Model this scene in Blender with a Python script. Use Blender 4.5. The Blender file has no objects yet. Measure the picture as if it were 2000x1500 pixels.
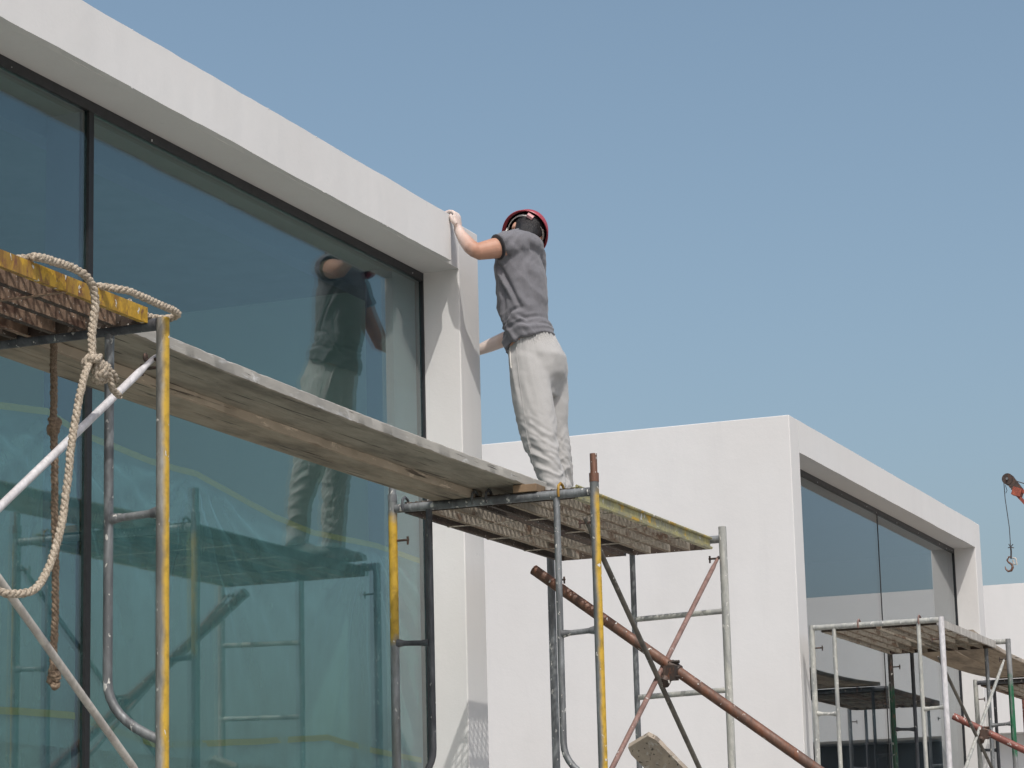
import bpy, bmesh, math, random
from mathutils import Vector, Matrix, noise

random.seed(7)
S = bpy.context.scene
C = S.collection
R = math.radians

# ------------------------------------------------------------------ camera, sky, sun, exposure
def cam_matrix(yaw, pitch, roll, loc):
    F = Vector((math.cos(pitch) * math.cos(yaw), math.cos(pitch) * math.sin(yaw), math.sin(pitch)))
    r = F.cross(Vector((0, 0, 1))).normalized()
    u = r.cross(F)
    r2 = r * math.cos(roll) + u * math.sin(roll)
    u2 = -r * math.sin(roll) + u * math.cos(roll)
    m = Matrix((r2, u2, -F)).transposed().to_4x4()
    m.translation = Vector(loc)
    return m

cam = bpy.data.cameras.new('camera')
cam.sensor_width = 36.0
cam.lens = 5119.16 / 2000 * 36
cam.clip_start = 0.1
cam.clip_end = 3000
cam_o = bpy.data.objects.new('camera', cam)
C.objects.link(cam_o)
cam_o.matrix_world = cam_matrix(R(22.0308), R(11.4632), R(-1.4572), (0, 0, 0))
S.camera = cam_o

SUN = Vector((-1.3, -1.0, 2.3)).normalized()      # towards the sun
world = bpy.data.worlds.new('World')
S.world = world
world.use_nodes = True
wn = world.node_tree.nodes
wl = world.node_tree.links
bg = wn['Background']
sky = wn.new('ShaderNodeTexSky')
sky.sky_type = 'NISHITA'
sky.sun_disc = False
sky.sun_elevation = math.asin(SUN.z)
sky.sun_rotation = math.atan2(SUN.x, SUN.y)
sky.altitude = 0
sky.air_density = 1.0
sky.dust_density = 4.2
sky.ozone_density = 1.6
hs = wn.new('ShaderNodeHueSaturation')
hs.inputs['Saturation'].default_value = 0.93
hs.inputs['Hue'].default_value = 0.486
wl.new(sky.outputs[0], hs.inputs['Color'])
wl.new(hs.outputs[0], bg.inputs[0])
bg.inputs[1].default_value = 0.137

sun = bpy.data.lights.new('sun', 'SUN')
sun.energy = 2.45
sun.angle = R(0.53)
sun.color = (1.0, 0.965, 0.91)
sun_o = bpy.data.objects.new('sun', sun)
C.objects.link(sun_o)
sun_o.rotation_euler = SUN.to_track_quat('Z', 'Y').to_euler()

S.view_settings.view_transform = 'Standard'
S.view_settings.look = 'None'
S.view_settings.exposure = 0.0
S.view_settings.gamma = 1.0
S.cycles.max_bounces = 10
S.cycles.transparent_max_bounces = 24

GZ = -1.5                                         # ground level, the camera stands at 0

# ------------------------------------------------------------------ material helpers
class NT:
    def __init__(self, name):
        self.m = bpy.data.materials.new(name)
        self.m.use_nodes = True
        self.n = self.m.node_tree.nodes
        self.l = self.m.node_tree.links
        self.b = self.n['Principled BSDF']
        self.out = self.n['Material Output']
        self.tc = self.n.new('ShaderNodeTexCoord')
    def lk(self, a, b): self.l.new(a, b)
    def map(self, scale=(1, 1, 1), src='Object', loc=(0, 0, 0), rot=(0, 0, 0)):
        mp = self.n.new('ShaderNodeMapping')
        mp.inputs['Scale'].default_value = scale
        mp.inputs['Location'].default_value = loc
        mp.inputs['Rotation'].default_value = rot
        if src == 'Object':                           # shift the pattern from object to object
            if not hasattr(self, 'rnd'):
                oi = self.n.new('ShaderNodeObjectInfo')
                sc = self.n.new('ShaderNodeVectorMath'); sc.operation = 'SCALE'
                sc.inputs[0].default_value = (13.7, 7.3, 21.1)
                self.lk(oi.outputs['Random'], sc.inputs['Scale'])
                ad = self.n.new('ShaderNodeVectorMath'); ad.operation = 'ADD'
                self.lk(self.tc.outputs[src], ad.inputs[0]); self.lk(sc.outputs[0], ad.inputs[1])
                self.rnd = ad.outputs[0]
            self.lk(self.rnd, mp.inputs[0])
        else:
            self.lk(self.tc.outputs[src], mp.inputs[0])
        return mp.outputs[0]
    def noise(self, vec, scale, detail=5, rough=0.6, dist=0.0):
        t = self.n.new('ShaderNodeTexNoise')
        t.inputs['Scale'].default_value = scale
        t.inputs['Detail'].default_value = detail
        t.inputs['Roughness'].default_value = rough
        t.inputs['Distortion'].default_value = dist
        self.lk(vec, t.inputs['Vector'])
        return t.outputs['Fac']
    def vor(self, vec, scale, feature='F1'):
        t = self.n.new('ShaderNodeTexVoronoi')
        t.feature = feature
        t.inputs['Scale'].default_value = scale
        self.lk(vec, t.inputs['Vector'])
        return t.outputs['Distance']
    def ramp(self, fac, stops):
        t = self.n.new('ShaderNodeValToRGB')
        e = t.color_ramp.elements
        while len(e) < len(stops): e.new(0.5)
        for k, (p, c) in enumerate(stops):
            e[k].position = p
            e[k].color = (c, c, c, 1) if isinstance(c, (int, float)) else (*c, 1)
        self.lk(fac, t.inputs[0])
        return t.outputs[0]
    def mix(self, fac, a, b, mode='MIX'):
        t = self.n.new('ShaderNodeMix')
        t.data_type = 'RGBA'
        t.blend_type = mode
        for sock, v in ((t.inputs[0], fac), (t.inputs[6], a), (t.inputs[7], b)):
            if isinstance(v, (int, float)): sock.default_value = v
            elif isinstance(v, tuple): sock.default_value = (*v, 1)
            else: self.lk(v, sock)
        return t.outputs[2]
    def math(self, op, a, b=0.0, c=None):
        t = self.n.new('ShaderNodeMath')
        t.operation = op
        for sock, v in ((t.inputs[0], a), (t.inputs[1], b), (t.inputs[2], c)):
            if v is None: continue
            if isinstance(v, (int, float)): sock.default_value = v
            else: self.lk(v, sock)
        return t.outputs[0]
    def col(self, c):
        if isinstance(c, tuple): self.b.inputs['Base Color'].default_value = (*c, 1)
        else: self.lk(c, self.b.inputs['Base Color'])
    def rough(self, r):
        if isinstance(r, (int, float)): self.b.inputs['Roughness'].default_value = r
        else: self.lk(r, self.b.inputs['Roughness'])
    def metal(self, r):
        if isinstance(r, (int, float)): self.b.inputs['Metallic'].default_value = r
        else: self.lk(r, self.b.inputs['Metallic'])
    def bump(self, h, strength=0.3, dist=0.002):
        t = self.n.new('ShaderNodeBump')
        t.inputs['Strength'].default_value = strength
        t.inputs['Distance'].default_value = dist
        self.lk(h, t.inputs['Height'])
        self.lk(t.outputs[0], self.b.inputs['Normal'])
        return t

def plaster(name, base, warm):
    t = NT(name)
    p = t.map(src='Object')
    big = t.noise(p, 0.7, 4, 0.55)
    mid = t.noise(t.map((1, 1, 0.35)), 3.0, 5, 0.6)
    c = t.mix(t.ramp(big, [(0.35, 0), (0.7, 1)]), base, warm)
    c = t.mix(t.math('MULTIPLY', t.ramp(mid, [(0.48, 0), (0.75, 1)]), 0.35), c, tuple(v * 0.86 for v in base))
    drip = t.noise(t.map((7, 7, 0.5)), 1.0, 5, 0.7)
    c = t.mix(t.math('MULTIPLY', t.ramp(drip, [(0.58, 0), (0.72, 1)]), 0.16), c, tuple(v * 0.8 for v in base))
    fine = t.noise(p, 60, 4, 0.7)
    spot = t.ramp(t.noise(p, 9, 3, 0.8), [(0.71, 0), (0.75, 1)])
    c = t.mix(t.math('MULTIPLY', spot, 0.18), c, tuple(v * 0.6 for v in base))
    t.col(c)
    t.rough(0.82)
    h = t.math('ADD', t.math('MULTIPLY', fine, 0.35), t.noise(p, 6, 4, 0.55))
    t.bump(h, 0.35, 0.006)
    return t.m

def pipe_mat(name, base, dark, paint=None, paint_amt=0.5, paint_side=None, rust=0.25, splash=0.5, metal=0.35, z_range=None):
    """worn scaffold tube: bare/galvanised base, sprayed paint band, rust and white plaster splashes (UV: u round, v along)"""
    t = NT(name)
    g = t.map(src='Object')
    n1 = t.noise(t.map((14, 14, 3.5)), 1.0, 6, 0.65, 0.6)
    c = t.mix(t.ramp(n1, [(0.40, 0), (0.60, 1)]), base, dark)
    n2 = t.noise(t.map((60, 60, 22)), 1.0, 5, 0.75)
    c = t.mix(t.math('MULTIPLY', t.ramp(n2, [(0.42, 0), (0.62, 1)]), 0.5), c, tuple(v * 0.5 for v in base))
    if paint:
        sep = t.n.new('ShaderNodeSeparateXYZ')
        t.lk(t.tc.outputs['UV'], sep.inputs[0])
        edge = t.noise(t.map((3, 3, 4)), 2.0, 5, 0.6)
        if paint_side:
            a, b = paint_side
            mid, half = (a + b) / 2, (b - a) / 2
            d = t.math('ABSOLUTE', t.math('SUBTRACT', sep.outputs[0], mid))
            d = t.math('MINIMUM', d, t.math('SUBTRACT', 1.0, d))
            d = t.math('ADD', d, t.math('MULTIPLY', t.math('SUBTRACT', edge, 0.5), 0.22))
            f = t.ramp(d, [(max(half - 0.06, 0), 1), (half + 0.06, 0)])
        else:
            f = t.ramp(t.noise(t.map((5, 5, 3)), 1.4, 5, 0.6), [(0.62 - paint_amt * 0.3, 0), (0.66 - paint_amt * 0.3, 1)])
        if z_range:
            geo = t.n.new('ShaderNodeNewGeometry')
            s2 = t.n.new('ShaderNodeSeparateXYZ')
            t.lk(geo.outputs['Position'], s2.inputs[0])
            z = t.math('ADD', s2.outputs[2], t.math('MULTIPLY', t.math('SUBTRACT', edge, 0.5), 0.25))
            mr = t.n.new('ShaderNodeMapRange')
            t.lk(z, mr.inputs[0])
            mr.inputs[1].default_value = z_range[0]
            mr.inputs[2].default_value = z_range[0] + 0.06
            mr2 = t.n.new('ShaderNodeMapRange')
            t.lk(z, mr2.inputs[0])
            mr2.inputs[1].default_value = z_range[1]
            mr2.inputs[2].default_value = z_range[1] + 0.06
            mr2.inputs[3].default_value = 1
            mr2.inputs[4].default_value = 0
            f = t.math('MULTIPLY', f, t.math('MULTIPLY', mr.outputs[0], mr2.outputs[0]))
        pc = t.mix(t.ramp(t.noise(g, 25, 5, 0.7), [(0.45, 0), (0.7, 1)]), paint, tuple(v * 0.55 for v in paint))
        c = t.mix(f, c, pc)
        metal_f = t.math('MULTIPLY', t.math('SUBTRACT', 1.0, f), metal)
    else:
        metal_f = metal
    rn = t.noise(t.map((30, 30, 12)), 1.0, 7, 0.75)
    rf = t.ramp(rn, [(0.72 - rust * 0.35, 0), (0.80 - rust * 0.3, 1)])
    rc = t.mix(t.noise(g, 80, 3, 0.6), (0.10, 0.035, 0.016), (0.23, 0.095, 0.05))
    c = t.mix(rf, c, rc)
    sp = t.ramp(t.noise(t.map((40, 40, 26)), 1.0, 3, 0.55, 0.4), [(0.72 - splash * 0.13, 0), (0.74 - splash * 0.13, 1)])
    c = t.mix(sp, c, (0.62, 0.61, 0.57))
    t.col(c)
    t.metal(metal_f)
    t.rough(t.ramp(n1, [(0.3, 0.42), (0.7, 0.68)]))
    h = t.math('ADD', t.math('MULTIPLY', sp, 1.4), t.math('ADD', t.math('MULTIPLY', rf, 0.3), t.math('MULTIPLY', rn, 0.5)))
    t.bump(h, 0.6, 0.0025)
    return t.m

def wood(name, a, b, edge):
    t = NT(name)
    v = t.map((3.0, 20, 20))
    n = t.noise(v, 1.6, 8, 0.75, 0.35)
    c = t.mix(t.ramp(n, [(0.3, 0), (0.7, 1)]), a, b)
    big = t.ramp(t.noise(t.map((1.6, 5, 5)), 1.3, 5, 0.65), [(0.45, 0), (0.68, 1)])
    c = t.mix(t.math('MULTIPLY', big, 0.75), c, tuple(x * 0.40 for x in a))
    spots = t.ramp(t.noise(t.map((20, 60, 60)), 1.0, 3, 0.6), [(0.70, 0), (0.73, 1)])
    c = t.mix(t.math('MULTIPLY', spots, 0.7), c, (0.04, 0.03, 0.02))
    pl = t.ramp(t.noise(t.map((6, 22, 22)), 1.0, 5, 0.7, 0.5), [(0.56, 0), (0.66, 1)])
    geo = t.n.new('ShaderNodeAttribute')
    geo.attribute_name = 'side'
    c = t.mix(t.math('MULTIPLY', geo.outputs['Fac'], t.math('ADD', 0.35, t.math('MULTIPLY', pl, 0.6))), c, edge)
    cr = t.ramp(t.noise(t.map((1.8, 55, 55)), 1.0, 4, 0.55, 0.3), [(0.62, 0), (0.66, 1)])
    c = t.mix(t.math('MULTIPLY', cr, 0.75), c, (0.02, 0.016, 0.012))
    t.col(c)
    t.rough(0.85)
    t.bump(t.math('SUBTRACT', n, t.math('MULTIPLY', cr, 1.5)), 0.6, 0.004)
    return t.m

def simple(name, c, rough=0.6, metal=0.0, var=0.15, scale=20, bump=0.2):
    t = NT(name)
    n = t.noise(t.map(), scale, 5, 0.6)
    t.col(t.mix(t.ramp(n, [(0.3, 0), (0.7, 1)]), tuple(x * (1 - var) for x in c), tuple(min(1, x * (1 + var)) for x in c)))
    t.rough(rough)
    t.metal(metal)
    t.bump(n, bump, 0.002)
    return t.m

def glass(name, tint, refl=(1, 1, 1), coat=0.11):
    t = NT(name)
    geo = t.n.new('ShaderNodeNewGeometry')
    dp = t.n.new('ShaderNodeVectorMath')
    dp.operation = 'DOT_PRODUCT'
    t.lk(geo.outputs['Incoming'], dp.inputs[0])
    t.lk(geo.outputs['True Normal'], dp.inputs[1])
    c = t.math('ABSOLUTE', dp.outputs['Value'])
    f = t.math('POWER', t.math('SUBTRACT', 1.0, c), 4.0)
    f = t.math('ADD', coat, t.math('MULTIPLY', f, 1.0 - coat))
    tr = t.n.new('ShaderNodeBsdfTransparent')
    tr.inputs[0].default_value = (*tint, 1)
    gl = t.n.new('ShaderNodeBsdfGlossy')
    gl.inputs['Roughness'].default_value = 0.0
    gl.inputs['Color'].default_value = (*refl, 1)
    b = t.n.new('ShaderNodeBump')
    b.inputs['Strength'].default_value = 0.05
    b.inputs['Distance'].default_value = 0.004
    t.lk(t.noise(t.map((0.9, 1, 0.6)), 1.1, 1, 0.4), b.inputs['Height'])
    t.lk(b.outputs[0], gl.inputs['Normal'])
    mx = t.n.new('ShaderNodeMixShader')
    t.lk(f, mx.inputs[0])
    t.lk(tr.outputs[0], mx.inputs[1])
    t.lk(gl.outputs[0], mx.inputs[2])
    t.lk(mx.outputs[0], t.out.inputs['Surface'])
    return t.m

def film_mat(name):
    t = NT(name)
    tr = t.n.new('ShaderNodeBsdfTransparent')
    tr.inputs[0].default_value = (0.93, 0.96, 0.97, 1)
    df = t.n.new('ShaderNodeBsdfDiffuse')
    df.inputs[0].default_value = (0.62, 0.62, 0.76, 1)
    tl = t.n.new('ShaderNodeBsdfTranslucent')
    tl.inputs[0].default_value = (0.66, 0.74, 0.80, 1)
    a = t.n.new('ShaderNodeAddShader')
    t.lk(df.outputs[0], a.inputs[0]); t.lk(tl.outputs[0], a.inputs[1])
    mx = t.n.new('ShaderNodeMixShader')
    geo = t.n.new('ShaderNodeNewGeometry')
    dp = t.n.new('ShaderNodeVectorMath'); dp.operation = 'DOT_PRODUCT'
    t.lk(geo.outputs['Incoming'], dp.inputs[0]); t.lk(geo.outputs['Normal'], dp.inputs[1])
    thick = t.ramp(t.math('ABSOLUTE', dp.outputs['Value']), [(0.12, 0.70), (0.36, 0.44), (0.62, 0.32)])     # folds seen edge on look denser
    f = t.math('ADD', thick, t.math('MULTIPLY', t.math('SUBTRACT', t.noise(t.map((3, 1, 0.6)), 2.0, 4, 0.6), 0.5), 0.25))
    t.lk(f, mx.inputs[0])
    t.lk(tr.outputs[0], mx.inputs[1])
    t.lk(df.outputs[0], mx.inputs[2])
    t.lk(mx.outputs[0], t.out.inputs['Surface'])
    return t.m

M = {}
M['plaster'] = plaster('white_plaster', (0.695, 0.69, 0.68), (0.66, 0.648, 0.632))
M['plaster2'] = plaster('white_plaster_side', (0.70, 0.69, 0.675), (0.68, 0.665, 0.65))
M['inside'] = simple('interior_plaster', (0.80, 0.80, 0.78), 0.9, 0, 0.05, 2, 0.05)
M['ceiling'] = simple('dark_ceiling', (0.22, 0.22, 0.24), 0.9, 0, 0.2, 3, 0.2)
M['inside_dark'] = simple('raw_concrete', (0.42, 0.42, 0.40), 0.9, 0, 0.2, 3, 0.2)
M['frame'] = simple('dark_aluminium', (0.035, 0.036, 0.04), 0.45, 0.3, 0.2, 30, 0.1)
M['seal'] = simple('black_sealant', (0.012, 0.012, 0.013), 0.6, 0, 0.3, 40, 0.5)
M['fin'] = simple('grey_mullion_fin', (0.20, 0.17, 0.28), 0.4, 0.2, 0.05, 5, 0.0)
M['glass'] = glass('tinted_glass', (0.68, 0.85, 0.815), (0.96, 0.99, 1.0))
M['glass2'] = glass('grey_tinted_glass', (0.42, 0.50, 0.54), (0.97, 0.99, 1.0), 0.16)
M['film'] = film_mat('plastic_sheet')
M['tape'] = simple('masking_tape', (0.52, 0.31, 0.14), 0.7, 0, 0.1, 60, 0.1)
M['ground'] = simple('dusty_ground', (0.34, 0.325, 0.295), 0.95, 0, 0.2, 0.8, 0.5)
grey, gdark = (0.27, 0.285, 0.29), (0.115, 0.12, 0.125)
YEL = (0.53, 0.335, 0.035)
M['p_left'] = pipe_mat('post_grey_yellow_left', (0.33, 0.325, 0.30), (0.15, 0.145, 0.135), YEL, 0.5, (0.50, 0.90), rust=0.05, splash=0.35)
M['p_right'] = pipe_mat('post_grey_yellow_right', grey, (0.13, 0.14, 0.135), YEL, 0.5, (0.50, 0.95), rust=0.12, splash=0.35, z_range=(-3, 1.82))
M['p_inner'] = pipe_mat('post_grey_yellow_patch', grey, (0.17, 0.18, 0.17), YEL, 0.5, (0.60, 1.16), rust=0.1, splash=0.3, z_range=(1.22, 1.78))
M['p_grey'] = pipe_mat('tube_grey', grey, gdark, rust=0.05, splash=0.55)
M['p_dark'] = pipe_mat('tube_dark_grey', (0.13, 0.135, 0.145), (0.06, 0.062, 0.07), rust=0.1, splash=0.45)
M['p_pale'] = pipe_mat('tube_pale_plastered', (0.50, 0.50, 0.45), (0.30, 0.31, 0.30), rust=0.02, splash=0.6, metal=0.1)
M['p_white'] = pipe_mat('tube_white', (0.68, 0.67, 0.68), (0.55, 0.53, 0.53), rust=0.0, splash=0.2, metal=0.0)
M['p_white_rusty'] = pipe_mat('tube_white_rusty', (0.56, 0.53, 0.48), (0.40, 0.37, 0.34), rust=0.3, splash=0.2, metal=0.0)
M['p_rust'] = pipe_mat('tube_rusty', (0.20, 0.10, 0.065), (0.10, 0.06, 0.045), rust=0.6, splash=0.45, metal=0.1)
M['p_pinkrust'] = pipe_mat('tube_pink_rust', (0.30, 0.19, 0.16), (0.20, 0.12, 0.10), rust=0.3, splash=0.4, metal=0.1)
M['p_brace'] = pipe_mat('tube_brown_grey', (0.17, 0.155, 0.13), (0.09, 0.08, 0.07), rust=0.3, splash=0.35, metal=0.2)
M['p_red'] = pipe_mat('tube_red_oxide', (0.28, 0.09, 0.065), (0.17, 0.06, 0.045), rust=0.3, splash=0.75, metal=0.0)
M['p_green'] = pipe_mat('post_green_patch', (0.34, 0.345, 0.34), (0.19, 0.2, 0.2), (0.012, 0.13, 0.055), 0.5, (0, 1), rust=0.05, splash=0.35, z_range=(1.12, 1.70))
M['p_green2'] = pipe_mat('post_green_dark', (0.14, 0.13, 0.12), (0.06, 0.05, 0.045), (0.01, 0.07, 0.035), 0.5, (0, 1), rust=0.45, splash=0.5, z_range=(0.9, 1.70))
M['y_beam'] = pipe_mat('yellow_channel', (0.44, 0.26, 0.03), (0.20, 0.10, 0.025), (0.55, 0.33, 0.03), 0.45, None, rust=0.50, splash=0.50, metal=0.0)
M['yg_beam'] = pipe_mat('yellow_grey_channel', (0.42, 0.38, 0.16), (0.27, 0.26, 0.19), YEL, 0.2, None, rust=0.08, splash=0.5, metal=0.1)
M['rib_rust'] = pipe_mat('rusty_rib', (0.115, 0.07, 0.045), (0.06, 0.04, 0.03), rust=0.5, splash=0.1, metal=0.1)
M['rib_pale'] = pipe_mat('plastered_rib', (0.36, 0.33, 0.27), (0.20, 0.17, 0.14), rust=0.25, splash=0.5, metal=0.0)
M['mesh_rust'] = pipe_mat('mesh_rust', (0.22, 0.15, 0.10), (0.12, 0.085, 0.06), rust=0.3, splash=0.5, metal=0.1)
M['mesh_pale'] = pipe_mat('mesh_pale', (0.34, 0.31, 0.26), (0.16, 0.14, 0.12), rust=0.2, splash=0.75, metal=0.0)
def rib_mat(name, base, stain, rust_amt):
    t = NT(name)
    g = t.map(src='Object')
    n = t.noise(g, 35, 6, 0.7)
    c = t.mix(t.ramp(n, [(0.35, 0), (0.65, 1)]), base, tuple(x * 0.6 for x in base))
    c = t.mix(t.ramp(t.noise(t.map((4, 4, 9)), 1.2, 5, 0.65), [(0.62 - rust_amt * 0.3, 0), (0.70 - rust_amt * 0.2, 1)]), c, stain)
    c = t.mix(t.ramp(t.noise(g, 90, 3, 0.6), [(0.66, 0), (0.70, 1)]), c, (0.6, 0.58, 0.53))
    t.col(c); t.rough(0.8); t.bump(n, 0.4, 0.002)
    return t.m
M['rib_pale'] = rib_mat('plastered_rib', (0.40, 0.355, 0.285), (0.15, 0.095, 0.06), 0.32)
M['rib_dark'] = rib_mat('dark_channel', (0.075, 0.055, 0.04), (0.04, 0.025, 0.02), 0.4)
M['rib_rust'] = rib_mat('rusty_rib', (0.30, 0.205, 0.14), (0.10, 0.055, 0.035), 0.45)
M['flange_pale'] = rib_mat('rib_flange', (0.30, 0.24, 0.17), (0.16, 0.10, 0.06), 0.5)
M['wood_a'] = wood('weathered_plank', (0.24, 0.215, 0.165), (0.34, 0.31, 0.25), (0.56, 0.56, 0.55))
M['wood_b'] = wood('brown_plank', (0.28, 0.23, 0.165), (0.38, 0.325, 0.25), (0.78, 0.68, 0.55))  # edge colour lightened to stand for bounce light on the shaded side
M['wood_c'] = wood('far_plank', (0.35, 0.26, 0.18), (0.45, 0.36, 0.26), (0.50, 0.47, 0.42))
M['wood_raw'] = simple('fresh_wood', (0.22, 0.15, 0.09), 0.8, 0, 0.2, 15, 0.3)
M['clamp'] = pipe_mat('clamp_iron', (0.11, 0.075, 0.06), (0.05, 0.04, 0.035), rust=0.5, splash=0.2, metal=0.4)
t = NT('hemp_rope')
rn_ = t.noise(t.map(), 130, 4, 0.8)
t.col(t.mix(t.ramp(rn_, [(0.35, 0), (0.65, 1)]), (0.17, 0.13, 0.09), (0.64, 0.56, 0.45)))
t.rough(0.95); t.bump(rn_, 1.0, 0.004)
M['rope'] = t.m
t = NT('shaded_rope')  # the hemp rope again, with its shade put into a darker brown
rn_ = t.noise(t.map(), 130, 4, 0.8)
t.col(t.mix(t.ramp(rn_, [(0.35, 0), (0.65, 1)]), (0.13, 0.09, 0.06), (0.36, 0.27, 0.19)))
t.rough(0.95); t.bump(rn_, 1.0, 0.004)
M['rope_shaded'] = t.m

def cloth(name, a, b, weave=420, blotch=6, br=0.25):
    t = NT(name)
    g = t.map()
    n = t.noise(g, weave, 2, 0.6)
    m = t.noise(g, blotch, 4, 0.6)
    c = t.mix(t.ramp(n, [(0.3, 0), (0.7, 1)]), a, b)
    c = t.mix(t.math('MULTIPLY', t.ramp(m, [(0.4, 0), (0.75, 1)]), br), c, tuple(x * 0.75 for x in a))
    t.col(c)
    t.rough(0.95)
    t.b.inputs['Sheen Weight'].default_value = 0.15
    t.bump(t.math('ADD', t.math('MULTIPLY', n, 0.3), m), 0.3, 0.004)
    return t.m
M['shirt'] = cloth('grey_tshirt', (0.112, 0.112, 0.125), (0.195, 0.193, 0.208))
M['trousers'] = cloth('pale_trousers', (0.355, 0.35, 0.342), (0.43, 0.425, 0.415), br=0.10)
M['black_cloth'] = cloth('black_trim', (0.012, 0.012, 0.014), (0.02, 0.02, 0.022))
t = NT('skin')
g = t.map()
sk = t.mix(t.ramp(t.noise(g, 8, 4, 0.6), [(0.35, 0), (0.7, 1)]), (0.43, 0.225, 0.15), (0.54, 0.31, 0.225))
geo = t.n.new('ShaderNodeNewGeometry')
sp = t.n.new('ShaderNodeSeparateXYZ')
t.lk(geo.outputs['Position'], sp.inputs[0])
mr = t.n.new('ShaderNodeMapRange')
t.lk(t.math('ADD', sp.outputs[1], t.math('MULTIPLY', t.noise(g, 30, 4, 0.7), 0.06)), mr.inputs[0])
mr.inputs[1].default_value = 5.22; mr.inputs[2].default_value = 5.34
t.col(t.mix(t.math('MULTIPLY', mr.outputs[0], 0.75), sk, (0.66, 0.60, 0.56)))       # plaster dust on hand and forearm
t.rough(0.55)
t.b.inputs['Subsurface Weight'].default_value = 0.08
t.b.inputs['Subsurface Radius'].default_value = (0.02, 0.008, 0.004)
t.bump(t.noise(g, 90, 3, 0.6), 0.2, 0.001)
M['skin'] = t.m
t = NT('black_hair')
t.col((0.012, 0.011, 0.012)); t.rough(0.55)
t.bump(t.noise(t.map((60, 60, 9)), 3, 4, 0.7), 1.0, 0.006)
M['hair'] = t.m
M['helmet'] = simple('red_helmet_shell', (0.36, 0.055, 0.07), 0.4, 0, 0.12, 8, 0.1)
M['helmet_in'] = simple('helmet_inside', (0.02, 0.008, 0.01), 0.7, 0, 0.2, 10, 0.1)
M['strap'] = simple('white_strap', (0.62, 0.60, 0.55), 0.7, 0, 0.1, 40, 0.2)
M['buckle'] = simple('pink_buckle', (0.60, 0.33, 0.33), 0.6, 0, 0.1, 40, 0.1)
M['shoe'] = simple('dusty_shoe', (0.16, 0.15, 0.14), 0.85, 0, 0.3, 30, 0.3)
M['eye'] = simple('eye_white', (0.75, 0.73, 0.70), 0.3, 0, 0.02, 10, 0.0)
M['iris'] = simple('eye_iris', (0.03, 0.018, 0.012), 0.3, 0, 0.02, 10, 0.0)
M['crane'] = pipe_mat('crane_orange_red', (0.40, 0.095, 0.05), (0.20, 0.05, 0.035), rust=0.35, splash=0.1, metal=0.0)
M['cable'] = simple('steel_cable', (0.06, 0.055, 0.055), 0.6, 0.3, 0.2, 10, 0.0)

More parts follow.
